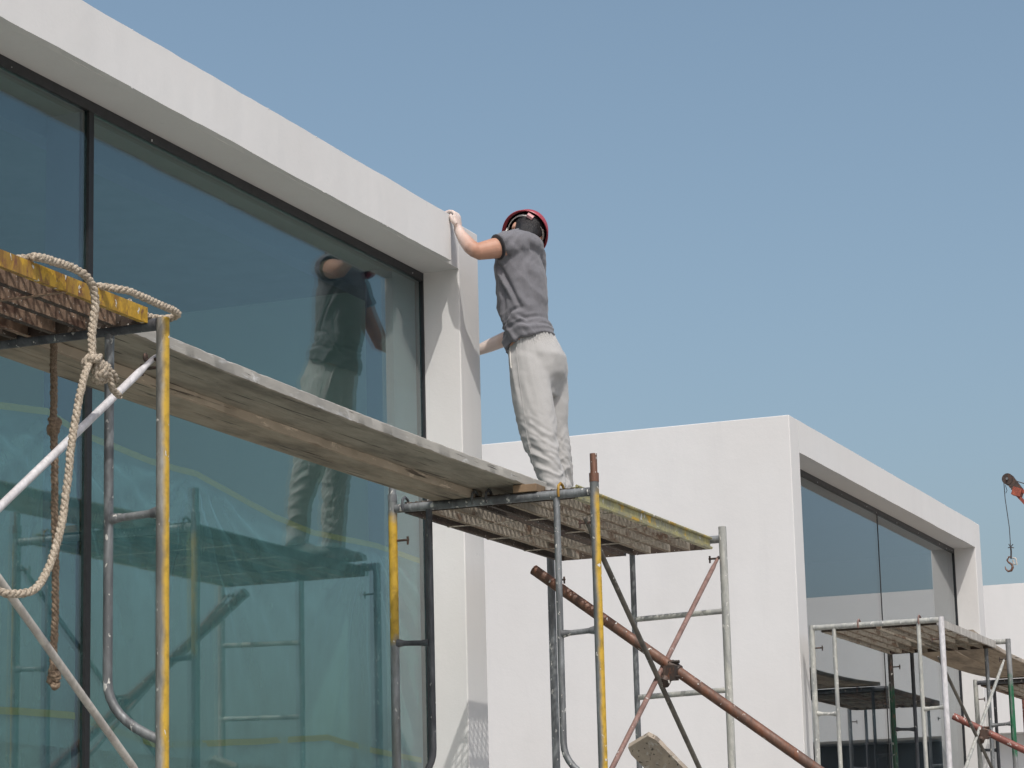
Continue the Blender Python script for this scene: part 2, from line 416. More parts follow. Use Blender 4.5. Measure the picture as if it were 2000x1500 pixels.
# ------------------------------------------------------------------ mesh helpers
class MB:
    def __init__(self):
        self.v, self.f, self.uv, self.side = [], [], [], []
    def add(self, vs, fs, uvs=None, side=None):
        o = len(self.v)
        self.v += [tuple(p) for p in vs]
        for k, f in enumerate(fs):
            self.f.append(tuple(i + o for i in f))
            self.uv.append(uvs[k] if uvs else [(0, 0)] * len(f))
            self.side.append(side[k] if side else 0.0)
        return self
    def box(self, lo, hi, rot=None, piv=None):
        x0, y0, z0 = lo; x1, y1, z1 = hi
        vs = [Vector(p) for p in ((x0, y0, z0), (x1, y0, z0), (x1, y1, z0), (x0, y1, z0), (x0, y0, z1), (x1, y0, z1), (x1, y1, z1), (x0, y1, z1))]
        if rot is not None:
            pv = Vector(piv) if piv else (Vector(lo) + Vector(hi)) / 2
            vs = [rot @ (p - pv) + pv for p in vs]
        return self.add(vs, [(0, 3, 2, 1), (4, 5, 6, 7), (0, 1, 5, 4), (1, 2, 6, 5), (2, 3, 7, 6), (3, 0, 4, 7)])
    def tube(self, pts, r, n=14, cap=True, closed=False, twist=None):
        """pipe along a polyline; r a number or one per point. u starts at +X/+Y side of the world frame."""
        pts = [Vector(p) for p in pts]
        m = len(pts)
        rs = r if isinstance(r, (list, tuple)) else [r] * m
        vs, fs, uvs = [], [], []
        L = 0.0
        ls = []
        up = None
        for k in range(m):
            if k: L += (pts[k] - pts[k - 1]).length
            ls.append(L)
            a = pts[k - 1] if k else (pts[-1] if closed else pts[k])
            b = pts[k + 1] if k < m - 1 else (pts[0] if closed else pts[k])
            d = (b - a).normalized()
            if up is None:
                up = Vector((0, 1, 0)) if abs(d.y) < 0.9 else Vector((0, 0, 1))
            s = d.cross(up)
            if s.length < 1e-5: s = d.orthogonal()
            s.normalize()
            up = s.cross(d).normalized()
            for j in range(n):
                a_ = 2 * math.pi * j / n
                vs.append(pts[k] + (s * math.cos(a_) + up * math.sin(a_)) * rs[k])
        rng = m if closed else m - 1
        for k in range(rng):
            k2 = (k + 1) % m
            for j in range(n):
                j2 = (j + 1) % n
                fs.append((k * n + j, k * n + j2, k2 * n + j2, k2 * n + j))
                uvs.append([(j / n, ls[k]), ((j + 1) / n, ls[k]), ((j + 1) / n, ls[k2]), (j / n, ls[k2])])
        if cap and not closed:
            fs.append(tuple(range(n - 1, -1, -1))); uvs.append([(0, 0)] * n)
            fs.append(tuple((m - 1) * n + j for j in range(n))); uvs.append([(0, 0)] * n)
        return self.add(vs, fs, uvs)
    def loft(self, rings, cap=True):
        n = len(rings[0]); m = len(rings)
        vs = [p for r_ in rings for p in r_]
        fs = []
        for k in range(m - 1):
            for j in range(n):
                j2 = (j + 1) % n
                fs.append((k * n + j, k * n + j2, (k + 1) * n + j2, (k + 1) * n + j))
        if cap:
            fs.append(tuple(range(n - 1, -1, -1)))
            fs.append(tuple((m - 1) * n + j for j in range(n)))
        return self.add(vs, fs)
    def ball(self, c, r, n=16, m=10, rot=None):
        rr = Vector(r) if not isinstance(r, (int, float)) else Vector((r, r, r))
        rings = []
        for k in range(m + 1):
            th = math.pi * (k + 0.02) / (m + 0.04)
            ring = []
            for j in range(n):
                a = 2 * math.pi * j / n
                p = Vector((math.sin(th) * math.cos(a) * rr.x, math.sin(th) * math.sin(a) * rr.y, -math.cos(th) * rr.z))
                if rot is not None: p = rot @ p
                ring.append(p + Vector(c))
            rings.append(ring)
        return self.loft(rings)

WLOC = {}
def link(name, mb, mat, parent=None, smooth=True, angle=40, kind=None, bevel=0):
    me = bpy.data.meshes.new(name)
    vs = [Vector(v) for v in mb.v]
    lo = Vector((min(v.x for v in vs), min(v.y for v in vs), min(v.z for v in vs)))
    hi = Vector((max(v.x for v in vs), max(v.y for v in vs), max(v.z for v in vs)))
    c = Vector(((lo.x + hi.x) / 2, (lo.y + hi.y) / 2, lo.z))
    me.from_pydata([v - c for v in vs], [], mb.f)
    uvl = me.uv_layers.new(name='UVMap')
    flat = [co for f in mb.uv for uv in f for co in uv]
    if len(flat) == len(uvl.data) * 2: uvl.data.foreach_set('uv', flat)
    if any(mb.side):
        at = me.attributes.new('side', 'FLOAT', 'FACE')
        at.data.foreach_set('value', mb.side)
    bm = bmesh.new(); bm.from_mesh(me)
    bmesh.ops.recalc_face_normals(bm, faces=bm.faces[:])
    if bevel:
        es = [e for e in bm.edges if len(e.link_faces) == 2 and e.calc_face_angle(0) > R(50)]
        bmesh.ops.bevel(bm, geom=es, offset=bevel, segments=2, affect='EDGES', profile=0.6)
    bm.to_mesh(me); bm.free()
    o = bpy.data.objects.new(name, me)
    C.objects.link(o)
    me.materials.append(mat)
    if smooth:
        me.polygons.foreach_set('use_smooth', [True] * len(me.polygons))
        try: me.set_sharp_from_angle(angle=R(angle))
        except Exception: pass
    WLOC[o.name] = c
    if parent is not None:
        o.parent = parent
        o.location = c - WLOC[parent.name]
    else:
        o.location = c
    if kind: o['kind'] = kind
    return o

def empty(name, loc, label, cat, group=None):
    o = bpy.data.objects.new(name, None)
    o.empty_display_size = 0.2
    C.objects.link(o)
    o.location = loc
    WLOC[o.name] = Vector(loc)
    return tag(o, label, cat, group)

def tag(o, label, cat, group=None):
    o['label'] = label; o['category'] = cat
    if group: o['group'] = group
    return o

def tb(name, pts, r, mat, parent, n=14, **k):
    return link(name, MB().tube(pts, r, n), mat, parent, **k)

def arc(p0, p1, p2, k=7):
    """quadratic bend"""
    p0, p1, p2 = Vector(p0), Vector(p1), Vector(p2)
    return [p0 * (1 - t) ** 2 + p1 * 2 * t * (1 - t) + p2 * t * t for t in [i / k for i in range(k + 1)]]

# ------------------------------------------------------------------ ground
g = MB(); g.add([(-600, -900, GZ), (1500, -900, GZ), (1500, 900, GZ), (-600, 900, GZ)], [(0, 1, 2, 3)])
o = link('ground', g, M['ground'], smooth=False); o['kind'] = 'structure'

# ------------------------------------------------------------------ buildings
YW, YG, ZT, ZS = 5.37, 5.59, 3.657, 3.405

def wavy_box(mb, lo, hi, step=0.12, amp=0.0016, seed=0):
    """long box whose plastered edges wander by a millimetre or two, cut into segments along X"""
    x0, y0, z0 = lo; x1, y1, z1 = hi
    n = max(2, int((x1 - x0) / step))
    rings = []
    for k in range(n + 1):
        x = x0 + (x1 - x0) * k / n
        def w(q):
            a = amp * 1.3 * (noise.noise(Vector((x * 2.1, q * 7.7, seed))) + 0.6 * noise.noise(Vector((x * 11.0, q * 3.3, seed + 5))))
            return a
        e = amp if 0 < k < n else 0
        rings.append([(x, y0 + w(1) * (e > 0), z0 + w(2) * (e > 0)), (x, y1, z0 + w(3) * (e > 0)), (x, y1, z1), (x, y0 + w(4) * (e > 0), z1 + w(5) * (e > 0))])
    mb.loft(rings)
    return mb

def building(label, xa, xb, x_open0, x_open1, mulls, glassm, clad_end=None, fins=False, seed=0):
    b = empty('building', ((xa + xb) / 2, YW + 5, GZ), label, 'building', 'white flat roofed buildings in a row')
    bd = 13.0
    # wall plane with opening: beam, piers
    mb = MB()
    wavy_box(mb, (x_open0, YW, ZS), (x_open1, YW + 0.30, ZT), seed=seed)
    link('beam', mb, M['plaster'], b, smooth=False)
    if clad_end:
        mb = MB(); wavy_box(mb, (xa + 0.5, YW - 0.035, ZS + 0.0005), (clad_end, YW + 0.002, ZT + 0.001), step=0.09, amp=0.003, seed=seed + 9)
        link('fascia', mb, M['plaster'], b, smooth=False)
    def corner(x_out, x_in, x_back):
        """front pier and the side wall behind it, one plastered body with an L plan"""
        plan = [(x_out, YW), (x_in, YW), (x_in, YW + 0.30), (x_back, YW + 0.30), (x_back, bd), (x_out, bd)]
        m_ = MB()
        e = 0.005
        sx = 1 if x_in > x_out else -1
        plan = [(x_out + sx * e, YW), (x_in - sx * e, YW), (x_in, YW + e)] + plan[2:] + [(x_out, YW + e)]
        m_.loft([[(x, y, GZ) for x, y in plan], [(x, y, ZT - 0.004) for x, y in plan], [(x + (0.003 * sx if x == x_out else 0), y + (0.003 if y == YW else 0), ZT) for x, y in plan]])
        return m_
    link('corner_wall', corner(xb, x_open1, xb - 0.13), M['plaster'], b, smooth=False)
    link('corner_wall', corner(xa, x_open0, xa + 0.23), M['plaster'], b, smooth=False)
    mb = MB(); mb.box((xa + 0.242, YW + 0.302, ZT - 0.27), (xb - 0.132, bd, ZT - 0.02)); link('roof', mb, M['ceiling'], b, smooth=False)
    mb = MB(); mb.box((xa + 0.242, bd - 0.2, ZT - 0.62), (xb - 0.132, bd - 0.002, ZT - 0.272)); link('rear_beam', mb, M['inside'], b, smooth=False)  # unseen rear left open below this beam, shaped to let daylight in
    mb = MB(); mb.box((xa + 0.242, bd - 0.2, GZ), (xb - 0.132, bd - 0.002, GZ + 0.5)); link('rear_sill', mb, M['inside'], b, smooth=False)
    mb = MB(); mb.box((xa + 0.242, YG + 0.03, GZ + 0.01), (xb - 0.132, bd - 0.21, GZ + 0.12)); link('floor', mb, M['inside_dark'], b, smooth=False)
    # window
    w = link('window', MB().box((x_open0, YG - 0.012, ZS - 0.046), (x_open1, YG + 0.06, ZS - 0.001)), M['frame'], b, smooth=False)
    link('frame', MB().box((x_open1 - 0.012, YG - 0.012, GZ + 0.05), (x_open1 - 0.001, YG + 0.06, ZS - 0.047)), M['frame'], w, smooth=False)
    link('frame', MB().box((x_open0 + 0.001, YG - 0.012, GZ + 0.05), (x_open0 + 0.02, YG + 0.06, ZS - 0.047)), M['frame'], w, smooth=False)
    link('frame', MB().box((x_open0 + 0.021, YG - 0.012, GZ + 0.02), (x_open1 - 0.021, YG + 0.06, GZ + 0.07)), M['frame'], w, smooth=False)
    xs = [x_open0 + 0.02] + mulls + [x_open1 - 0.02]
    mw = 0.019 if fins else 0.009
    for k in range(len(xs) - 1):
        a = xs[k] + (mw + 0.001 if k else 0.001); c = xs[k + 1] - (mw + 0.001 if k < len(xs) - 2 else 0.001)
        link('pane', MB().box((a, YG, GZ + 0.071), (c, YG + 0.012, ZS - 0.047)), glassm, w, smooth=False)
    for x in mulls:
        link('mullion', MB().box((x - mw, YG - (0.012 if fins else 0.003), GZ + 0.071), (x + mw, YG + 0.02, ZS - 0.047)), M['seal'], w, smooth=False)
        if fins:
            link('fin', MB().box((x - 0.03, YG + 0.022, GZ + 0.13), (x + 0.03, YG + 0.19, ZS - 0.05)), M['fin'], w, smooth=False)
    if fins:
        link('blocker_bulkhead', MB().box((xa + 0.5, YG + 0.20, 3.27), (xb - 0.14, YG + 0.30, ZT - 0.275)), M['fin'], b, smooth=False)  # added behind the glass head to block light from the room
        link('blocker_column', MB().box((x_open1 - 0.30, YG + 0.035, GZ + 0.13), (x_open1 + 0.05, YG + 0.195, ZT - 0.28)), M['fin'], b, smooth=False)  # added dark box that keeps room light out of the pane's end
    # small white specks along the head of the frame
    rnd = random.Random(seed)
    mb = MB()
    for k in range(14):
        x = rnd.uniform(x_open0 + 0.1, x_open1 - 0.1)
        if fins and x < 8.3: continue
        s = rnd.uniform(0.0008, 0.002)
        mb.box((x, YG - 0.016, ZS - 0.044 + rnd.uniform(0, 0.02)), (x + s * rnd.uniform(1, 5), YG - 0.0121, ZS - 0.044 + s * 0.7 + 0.01))
    o = link('white_specks', mb, M['p_white'], w, smooth=False, kind='stuff')
    # small chips and crumbs left on the plastered edges
    mb = MB()
    yf = YW - (0.035 if clad_end else 0.0)
    xe = clad_end or x_open1
    for k in range(70):
        x = rnd.uniform(x_open0 + 0.3, xe - 0.05)
        s_ = rnd.uniform(0.002, 0.006)
        zc = ZT + 0.001 if rnd.random() < 0.6 else ZS - 0.001
        mb.ball((x, yf + rnd.uniform(0.0, 0.006), zc), (s_ * rnd.uniform(1, 2.6), s_ * 0.8, s_ * 0.6), 6, 4)
    link('edge_crumbs', mb, M['plaster'], b, kind='stuff')
    return b

B1 = building('nearest white building at left, one huge tinted window under a deep white beam', 0.6, 12.82, 1.5, 12.552, [4.75, 9.15], M['glass'], clad_end=12.372, fins=True, seed=3)
B2 = building('white box building in the middle distance with window facing right, behind the rusty prop', 18.83, 25.44, 19.075, 25.19, [22.245], M['glass2'], seed=11)

# third building: a long white wall square to the others
b3 = empty('building', (31.5, 8, GZ), 'farthest white wall at the right edge, below the crane jib', 'building', 'white flat roofed buildings in a row')
link('upper_wall', MB().box((30.4, 1.6, 1.93), (34, 16, 3.65)), M['plaster2'], b3, smooth=False)
link('lower_wall', MB().box((30.75, 4.9, GZ), (34, 16, 1.928)), M['plaster2'], b3, smooth=False)
link('lower_wall', MB().box((30.75, 1.6, GZ), (34, 2.2, 1.928)), M['plaster2'], b3, smooth=False)
w3 = link('window', MB().box((30.9, 2.202, GZ), (31.0, 4.898, 1.9)), M['frame'], b3, smooth=False)
for k in range(2):
    y = 2.23 + k * 1.33
    link('pane', MB().box((30.88, y, GZ + 0.1), (30.898, y + 1.28, 1.86)), M['frame'], w3, smooth=False)

# ------------------------------------------------------------------ plastic sheet with tape behind the big pane
def sheet(name, label, top, zbot, y, seed, fans):
    xs0, xs1 = top[0][0], top[-1][0]
    n, m = 260, 60
    vs, fs = [], []
    def ztop(x):
        for (xa, za), (xb, zb) in zip(top, top[1:]):
            if x <= xb: return za + (zb - za) * (x - xa) / (xb - xa)
        return top[-1][1]
    for i in range(n + 1):
        x = xs0 + (xs1 - xs0) * i / n
        zt = ztop(x)
        for j in range(m + 1):
            z = zt + (zbot - zt) * j / m
            d = 0.0
            for (fx, fz, amp) in fans:
                dx, dz = x - fx, fz + 0.08 - z
                rr = math.hypot(dx, dz)
                an = math.atan2(dx, max(dz, 0.001))
                fall = math.exp(-rr * 0.9) * min(1, rr * 5)
                d += amp * fall * (math.sin(an * 16 + 2 * noise.noise(Vector((an * 3, seed, 0)))) + 0.6 * math.sin(an * 37 + seed))
            d += 0.010 * noise.noise(Vector((x * 3.0, z * 0.5, seed)))
            d += 0.004 * noise.noise(Vector((x * 14.0, z * 2.2, seed + 3)))
            d += 0.010 * noise.noise(Vector((x * 0.8 - z * 1.2, z * 3.4, seed + 7)))
            d *= min(1, j / 3)
            d = max(d, -0.010 - 0.002 * d)
            vs.append((x, y + 0.016 + d * 1.1, z))
    for i in range(n):
        for j in range(m):
            a = i * (m + 1) + j
            fs.append((a, a + 1, a + m + 2, a + m + 1))
    o = link(name, MB().add(vs, fs), M['film'], None, angle=180)
    tag(o, label, 'plastic sheet')
    t_ = MB()
    for (xa, za), (xb, zb) in zip(top, top[1:]):
        k = 6
        rings = []
        for q in range(k + 1):
            x = xa + (xb - xa) * q / k; z = za + (zb - za) * q / k
            wv = 0.004 * noise.noise(Vector((x * 6, seed, 2)))
            rings.append([(x, y, z - 0.014 + wv), (x, y + 0.001, z - 0.014 + wv), (x, y + 0.001, z + 0.014 + wv), (x, y, z + 0.014 + wv)])
        t_.loft(rings)
    link('tape', t_, M['tape'], o, smooth=False)
    return o
sheet('plastic_sheet', 'clear plastic sheet taped inside the big window, upper one, edge dipping to the right',
      [(6.0, 1.97), (8.51, 1.995), (8.877, 2.031), (9.10, 1.985), (9.69, 1.951), (10.098, 1.954), (10.86, 1.858), (11.25, 1.835), (11.96, 1.857), (12.50, 1.84)], 0.70, YG + 0.0155, 1.0,
      [(9.0, 1.99, 0.012), (10.1, 1.93, 0.012), (8.2, 1.97, 0.008), (11.9, 1.85, 0.010)])
sheet('plastic_sheet', 'clear plastic sheet taped inside the big window, lower one near the bottom edge',
      [(6.0, 0.80), (8.54, 0.819), (9.10, 0.83), (9.78, 0.745), (10.6, 0.80), (11.406, 0.861), (11.92, 0.824), (12.50, 0.80)], -1.3, YG + 0.027, 4.0,
      [(9.1, 0.8, 0.012), (11.4, 0.83, 0.012)])

# ------------------------------------------------------------------ scaffold
PR = 0.021                                            # post radius
def lock_pin(mb, p, d=(0, -1, 0), l=0.06):
    p = Vector(p); d = Vector(d)
    mb.tube([p, p + d * l], 0.0055, 8)
    e = p + d * (l - 0.006)
    mb.box((e.x - 0.004, e.y - 0.004, e.z - 0.022), (e.x + 0.004, e.y + 0.004, e.z + 0.016))

def lift(parent, X, Yi, Yo, zt, mats, mid=None, rungs=(0.62,), tops=(0.07, 0.03), iv=0.18, pins=True, spigot=True, pin_o=-0.14):
    """one door-type scaffold frame: posts, top tube, inner uprights bent back to the posts, short rungs"""
    zb = zt - 1.67
    fr = empty_part('frame', (X, (Yi + Yo) / 2, zb), parent)
    tb('post', [(X, Yi, zb), (X, Yi, zt + tops[0])], PR, mats['pi'], fr, 18)
    tb('post', [(X, Yo, zb), (X, Yo, zt + tops[1])], PR, mats['po'], fr, 18)
    tb('top_tube', [(X, Yo + PR * 0.8, zt), (X, Yi - PR * 0.8, zt)], 0.0205, mats['t'], fr, 16)
    if mid is None:
        for Yp, s, m in ((Yi, -1, mats['vi']), (Yo, 1, mats['vo'])):
            yv = Yp + s * iv
            bend = arc((X, yv, zb + 0.55), (X, yv, zb + 0.43), (X, Yp + s * PR * 0.6, zb + 0.36), 8)
            tb('inner_upright', [(X, yv, zt - 0.015)] + bend, 0.0155, m, fr, 14)
            for dz in rungs:
                pts = [(X, yv - s * 0.01, zt - dz), (X, yv - s * 0.05, zt - dz + 0.002), (X, Yp + s * 0.05, zt - dz + 0.006), (X, Yp + s * PR * 0.7, zt - dz + 0.008)]
                tb('rung', pts, [0.019, 0.0125, 0.0125, 0.021], m, fr, 12)
    else:
        tb('inner_upright', [(X, mid, zt - 0.015), (X, mid, zb)], 0.015, mats['vi'], fr, 14)
        for dz in rungs:
            tb('rung', [(X, mid - 0.01, zt - dz), (X, Yo + PR * 0.7, zt - dz + 0.012)], 0.0145, mats['vo'], fr, 12)
            tb('rung', [(X, mid + 0.01, zt - dz), (X, Yi - PR * 0.7, zt - dz)], 0.0145, mats['vo'], fr, 12) if False else None
    if pins:
        for p_, d_ in (((X, Yi - PR, zt - 0.15), (0, -1, 0)), ((X, Yo + PR, zt + pin_o), (0, 1, 0))):
            mb = MB(); lock_pin(mb, p_, d_)
            link('lock_pin', mb, M['clamp'], fr, smooth=False)
    return fr

def empty_part(name, loc, parent):
    o = bpy.data.objects.new(name, None)
    o.empty_display_size = 0.1
    C.objects.link(o)
    WLOC[o.name] = Vector(loc)
    o.parent = parent
    o.location = Vector(loc) - WLOC[parent.name]
    return o

def full_frame(root, X, Yi, Yo, zt, mats, **k):
    f = lift(root, X, Yi, Yo, zt, mats, **k)
    lo = lift(root, X, Yi, Yo, zt - 1.70, mats, iv=k.get('iv', 0.18), tops=(0.02, 0.02), mid=k.get('mid'), rungs=k.get('rungs', (0.62,)))
    return f

def brace(root, p0, p1, m0, name='cross_brace', r=0.0125):
    p0, p1 = Vector(p0), Vector(p1)
    d = (p1 - p0).normalized()
    b = tb(name, [p0 - d * 0.03, p0, p0 + d * 0.05, p0 + d * 0.10, p1 - d * 0.10, p1 - d * 0.05, p1, p1 + d * 0.03], [0.006, 0.009, 0.009, r, r, 0.009, 0.009, 0.006], m0, root, 12)
    return b

mt = lambda **k: dict(k)
# left tower (its right-hand frame is the one in view)
T1 = empty('scaffold_tower', (6.2, 4.56, GZ), 'nearest scaffold tower at the left edge, grey posts, one sprayed yellow, white braces', 'scaffolding', 'scaffold towers along the facade')
mL = mt(pi=M['p_grey'], po=M['p_left'], t=M['p_dark'], vi=M['p_grey'], vo=M['p_grey'])
full_frame(T1, 7.10, 5.06, 4.062, 1.868, mL, rungs=(0.612,), tops=(0.02, 0.018), iv=0.195)
full_frame(T1, 5.09, 5.06, 4.062, 1.868, mL, rungs=(0.612,), tops=(0.02, 0.018), iv=0.195)
brace(T1, (7.10, 4.10, 1.755), (5.09, 4.10, 0.375), M['p_white'])
brace(T1, (7.10, 4.118, 0.42), (5.09, 4.118, 1.755), M['p_white_rusty'])
brace(T1, (7.10, 5.02, 1.755), (5.09, 5.02, 0.40), M['p_grey'])
mb = MB()
mb.tube([(7.10, 4.055, 1.755), (7.10, 4.125, 1.755)], 0.006, 8); mb.ball((7.10, 4.125, 1.765), (0.012, 0.008, 0.016), 10, 6)
link('brace_catch', mb, M['clamp'], T1)

# right tower, the worker stands on it
T2 = empty('scaffold_tower', (12.0, 4.56, GZ), 'scaffold tower the worker stands on, grey tubes with yellow sprayed corner posts', 'scaffolding', 'scaffold towers along the facade')
mN = mt(pi=M['p_inner'], po=M['p_right'], t=M['p_grey'], vi=M['p_dark'], vo=M['p_grey'])
full_frame(T2, 11.0, 5.068, 4.062, 1.872, mN, rungs=(0.635,), tops=(0.065, 0.055), iv=0.185)
mF = mt(pi=M['p_grey'], po=M['p_pale'], t=M['p_grey'], vi=M['p_grey'], vo=M['p_pale'])
full_frame(T2, 13.03, 5.075, 4.105, 1.905, mF, mid=4.61, rungs=(0.39, 0.80), tops=(0.02, 0.065), pin_o=-0.10)
tb('spigot', [(11.0, 4.062, 1.925), (11.0, 4.062, 2.045)], 0.0165, M['p_rust'], T2, 14)
tb('spigot', [(11.0, 5.068, 1.935), (11.0, 5.068, 2.06)], 0.0165, M['p_grey'], T2, 14)
tb('collar', [(11.0, 4.062, 1.915), (11.0, 4.062, 1.955)], 0.0225, M['p_rust'], T2, 14)
tb('collar', [(11.0, 5.068, 1.905), (11.0, 5.068, 1.94)], 0.0225, M['p_grey'], T2, 14)
brace(T2, (11.0, 4.105, 1.735), (13.03, 4.13, 0.375), M['p_brace'])
brace(T2, (13.03, 4.14, 1.80), (11.0, 4.12, 0.46), M['p_pinkrust'])

# far tower in front of the second building
T3 = empty('scaffold_tower', (19.9, 4.76, GZ), 'far scaffold tower before the second building, white splashed tubes and one green post', 'scaffolding', 'scaffold towers along the facade')
mA = mt(pi=M['p_pale'], po=M['p_white'], t=M['p_pale'], vi=M['p_pale'], vo=M['p_pale'])
mB = mt(pi=M['p_green2'], po=M['p_green'], t=M['p_pale'], vi=M['p_dark'], vo=M['p_grey'])
full_frame(T3, 18.8, 5.264, 4.289, 2.032, mA, rungs=(0.64,), tops=(0.02, 0.02), iv=0.17)
full_frame(T3, 20.9, 5.205, 4.238, 2.05, mB, rungs=(0.66,), tops=(0.0, 0.02), iv=0.18)
brace(T3, (18.8, 4.32, 1.75), (20.9, 4.28, 0.70), M['p_brace'])
brace(T3, (20.9, 4.28, 1.90), (18.8, 4.32, 0.62), M['p_pale'])
# next tower, mostly cut by the frame edge
T4 = empty('scaffold_tower', (25, 4.7, GZ), 'farthest scaffold tower, cut by the right edge of the photo, lower than its neighbour', 'scaffolding', 'scaffold towers along the facade')
mC = mt(pi=M['p_pale'], po=M['p_grey'], t=M['p_dark'], vi=M['p_dark'], vo=M['p_dark'])
mD = mt(pi=M['p_red'], po=M['p_grey'], t=M['p_dark'], vi=M['p_grey'], vo=M['p_dark'])
full_frame(T4, 24.0, 5.19, 4.2, 1.99, mC, rungs=(0.62,), tops=(0.03, 0.02), iv=0.17)
full_frame(T4, 26.2, 5.19, 4.2, 1.99, mD, rungs=(0.62,), tops=(0.03, 0.02), iv=0.17)

# ------------------------------------------------------------------ steel platforms hooked over the top tubes
def exp_mesh(x0, x1, y0, y1, z, cell=0.024, row=0.034, h=0.0030, tk=0.0017):
    mb = MB()
    nr = max(1, round((y1 - y0) / row)); row = (y1 - y0) / nr
    n = int((x1 - x0) / cell)
    for r_ in range(nr):
        for s in (0, 1):
            yc = y0 + row * (r_ + 0.5 * s) + row * 0.25
            prev = None
            for k in range(2 * n + 1):
                x = x0 + k * cell / 2
                sg = 1 if (k // 1) % 2 == 0 else -1
                if s: sg = -sg
                p = Vector((x, yc + sg * row * 0.25, z + 0.0015 * sg))
                if prev is not None:
                    d = (p - prev); nrm = Vector((-d.y, d.x, 0)).normalized() * tk
                    a, b_ = prev, p
                    hh = Vector((0, 0, h))
                    mb.add([a - nrm, a + nrm, a + nrm + hh, a - nrm + hh, b_ - nrm, b_ + nrm, b_ + nrm + hh, b_ - nrm + hh],
                           [(0, 1, 5, 4), (1, 2, 6, 5), (2, 3, 7, 6), (3, 0, 4, 7)])
                prev = p
    return mb

def channel(x0, x1, y, z0, z1, s, fl=0.018, tk=0.003):
    """C section running along X, flanges towards s (in Y)"""
    mb = MB()
    ya, yb = (y, y + tk * s) if s > 0 else (y + tk * s, y)
    mb.box((x0, ya, z0), (x1, yb, z1))
    f0, f1 = (y + tk, y + fl) if s > 0 else (y - fl, y - tk)
    mb.box((x0, f0, z0), (x1, f1, z0 + tk)); mb.box((x0, f0, z1 - tk), (x1, f1, z1))
    return mb

def platform(label, x0, x1, y0, y1, z0, z1, side_m, far_m, rib_m, mesh_m, ribs=2, hooks=(0.18, 0.82), hook_m=None, lip=None, cell=0.056, flange_m=None, mk=(0.0048, 0.0034), row=0.034):
    p = empty('steel_platform', ((x0 + x1) / 2, (y0 + y1) / 2, z0), label, 'platform', 'steel mesh platforms on the scaffold')
    link('side_channel', channel(x0, x1, y0, z0, z1, 1), side_m, p, smooth=False)
    link('side_channel', channel(x0, x1, y1, z0, z1, -1), far_m, p, smooth=False)
    if lip:
        link('toe_lip', MB().tube([(x0, y0 - 0.006, z1 + 0.004), (x1, y0 - 0.006, z1 + 0.004)], 0.007, 8), side_m, p)
        link('bottom_lip', MB().box((x0, y0 - 0.012, z0), (x1, y0 - 0.0005, z0 + 0.012)), side_m, p, smooth=False)
    for k in range(ribs):
        y = y0 + (y1 - y0) * (k + 1) / (ribs + 1)
        mb = MB()
        mb.box((x0 + 0.01, y, z0 + 0.002), (x1 - 0.01, y + 0.003, z1 - 0.006))
        rb = link('rib', mb, rib_m, p, smooth=False)
        link('flange', MB().box((x0 + 0.01, y - 0.0002, z0 - 0.0005), (x1 - 0.01, y + 0.020, z0 + 0.0018)), flange_m or M['flange_pale'], rb, smooth=False)
    for k in range(3):
        x = x0 + (x1 - x0) * (k + 1) / 4
        link('cross_strap', MB().box((x - 0.009, y0 + 0.004, z0 - 0.0045), (x + 0.009, y1 - 0.004, z0 - 0.001)), rib_m, p, smooth=False)
    for xe in (x0, x1):
        s = 1 if xe == x0 else -1
        link('end_plate', MB().box((min(xe, xe + s * 0.004), y0 + 0.004, z0), (max(xe, xe + s * 0.004), y1 - 0.004, z1 - 0.004)), M['rib_dark'], p, smooth=False)
        for f in hooks:
            y = y0 + (y1 - y0) * f
            pts = [(xe + s * 0.03, y, z1 - 0.01), (xe + s * 0.01, y, z1 + 0.012), (xe - s * 0.018, y, z1 + 0.02), (xe - s * 0.045, y, z1 + 0.004), (xe - s * 0.052, y, z1 - 0.025), (xe - s * 0.045, y, z1 - 0.045)]
            link('hook', MB().tube(pts, 0.0065, 8), (hook_m if f == hooks[0] and hook_m else M['p_dark']), p)
    link('mesh', exp_mesh(x0 + 0.005, x1 - 0.005, y0 + 0.004, y1 - 0.004, z1 - 0.005, cell=cell, row=row, h=mk[0], tk=mk[1]), mesh_m, p, smooth=False, kind='stuff')
    return p

platform('steel mesh platform under the worker, outer one of the pair, with yellow grey edge channel', 11.03, 13.0, 4.165, 4.60, 1.852, 1.905, M['yg_beam'], M['rib_dark'], M['rib_pale'], M['mesh_pale'], 3, (0.15, 0.97), M['y_beam'], lip=True, flange_m=M['flange_pale'])
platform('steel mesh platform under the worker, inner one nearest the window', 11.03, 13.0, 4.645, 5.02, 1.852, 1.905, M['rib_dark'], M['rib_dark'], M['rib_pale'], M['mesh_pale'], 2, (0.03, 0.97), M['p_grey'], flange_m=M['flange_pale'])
platform('steel mesh platform with worn yellow edge, rope hanging over it, at the left', 5.12, 7.07, 4.10, 4.545, 1.868, 1.918, M['y_beam'], M['rib_rust'], M['rib_rust'], M['mesh_rust'], 3, (0.5,), M['rib_rust'], cell=0.064, row=0.052, mk=(0.0045, 0.0045), flange_m=M['rib_dark'])
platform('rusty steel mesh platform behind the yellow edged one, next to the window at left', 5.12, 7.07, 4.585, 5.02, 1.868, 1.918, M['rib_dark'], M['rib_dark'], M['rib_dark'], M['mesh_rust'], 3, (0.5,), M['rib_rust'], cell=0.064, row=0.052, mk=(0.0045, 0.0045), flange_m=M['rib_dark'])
platform('mesh platform on the far scaffold tower, outer one with rusty white edge', 18.83, 20.87, 4.33, 4.74, 2.0, 2.055, M['p_white_rusty'], M['rib_pale'], M['rib_pale'], M['mesh_pale'], 3, (0.3,), M['p_pinkrust'])
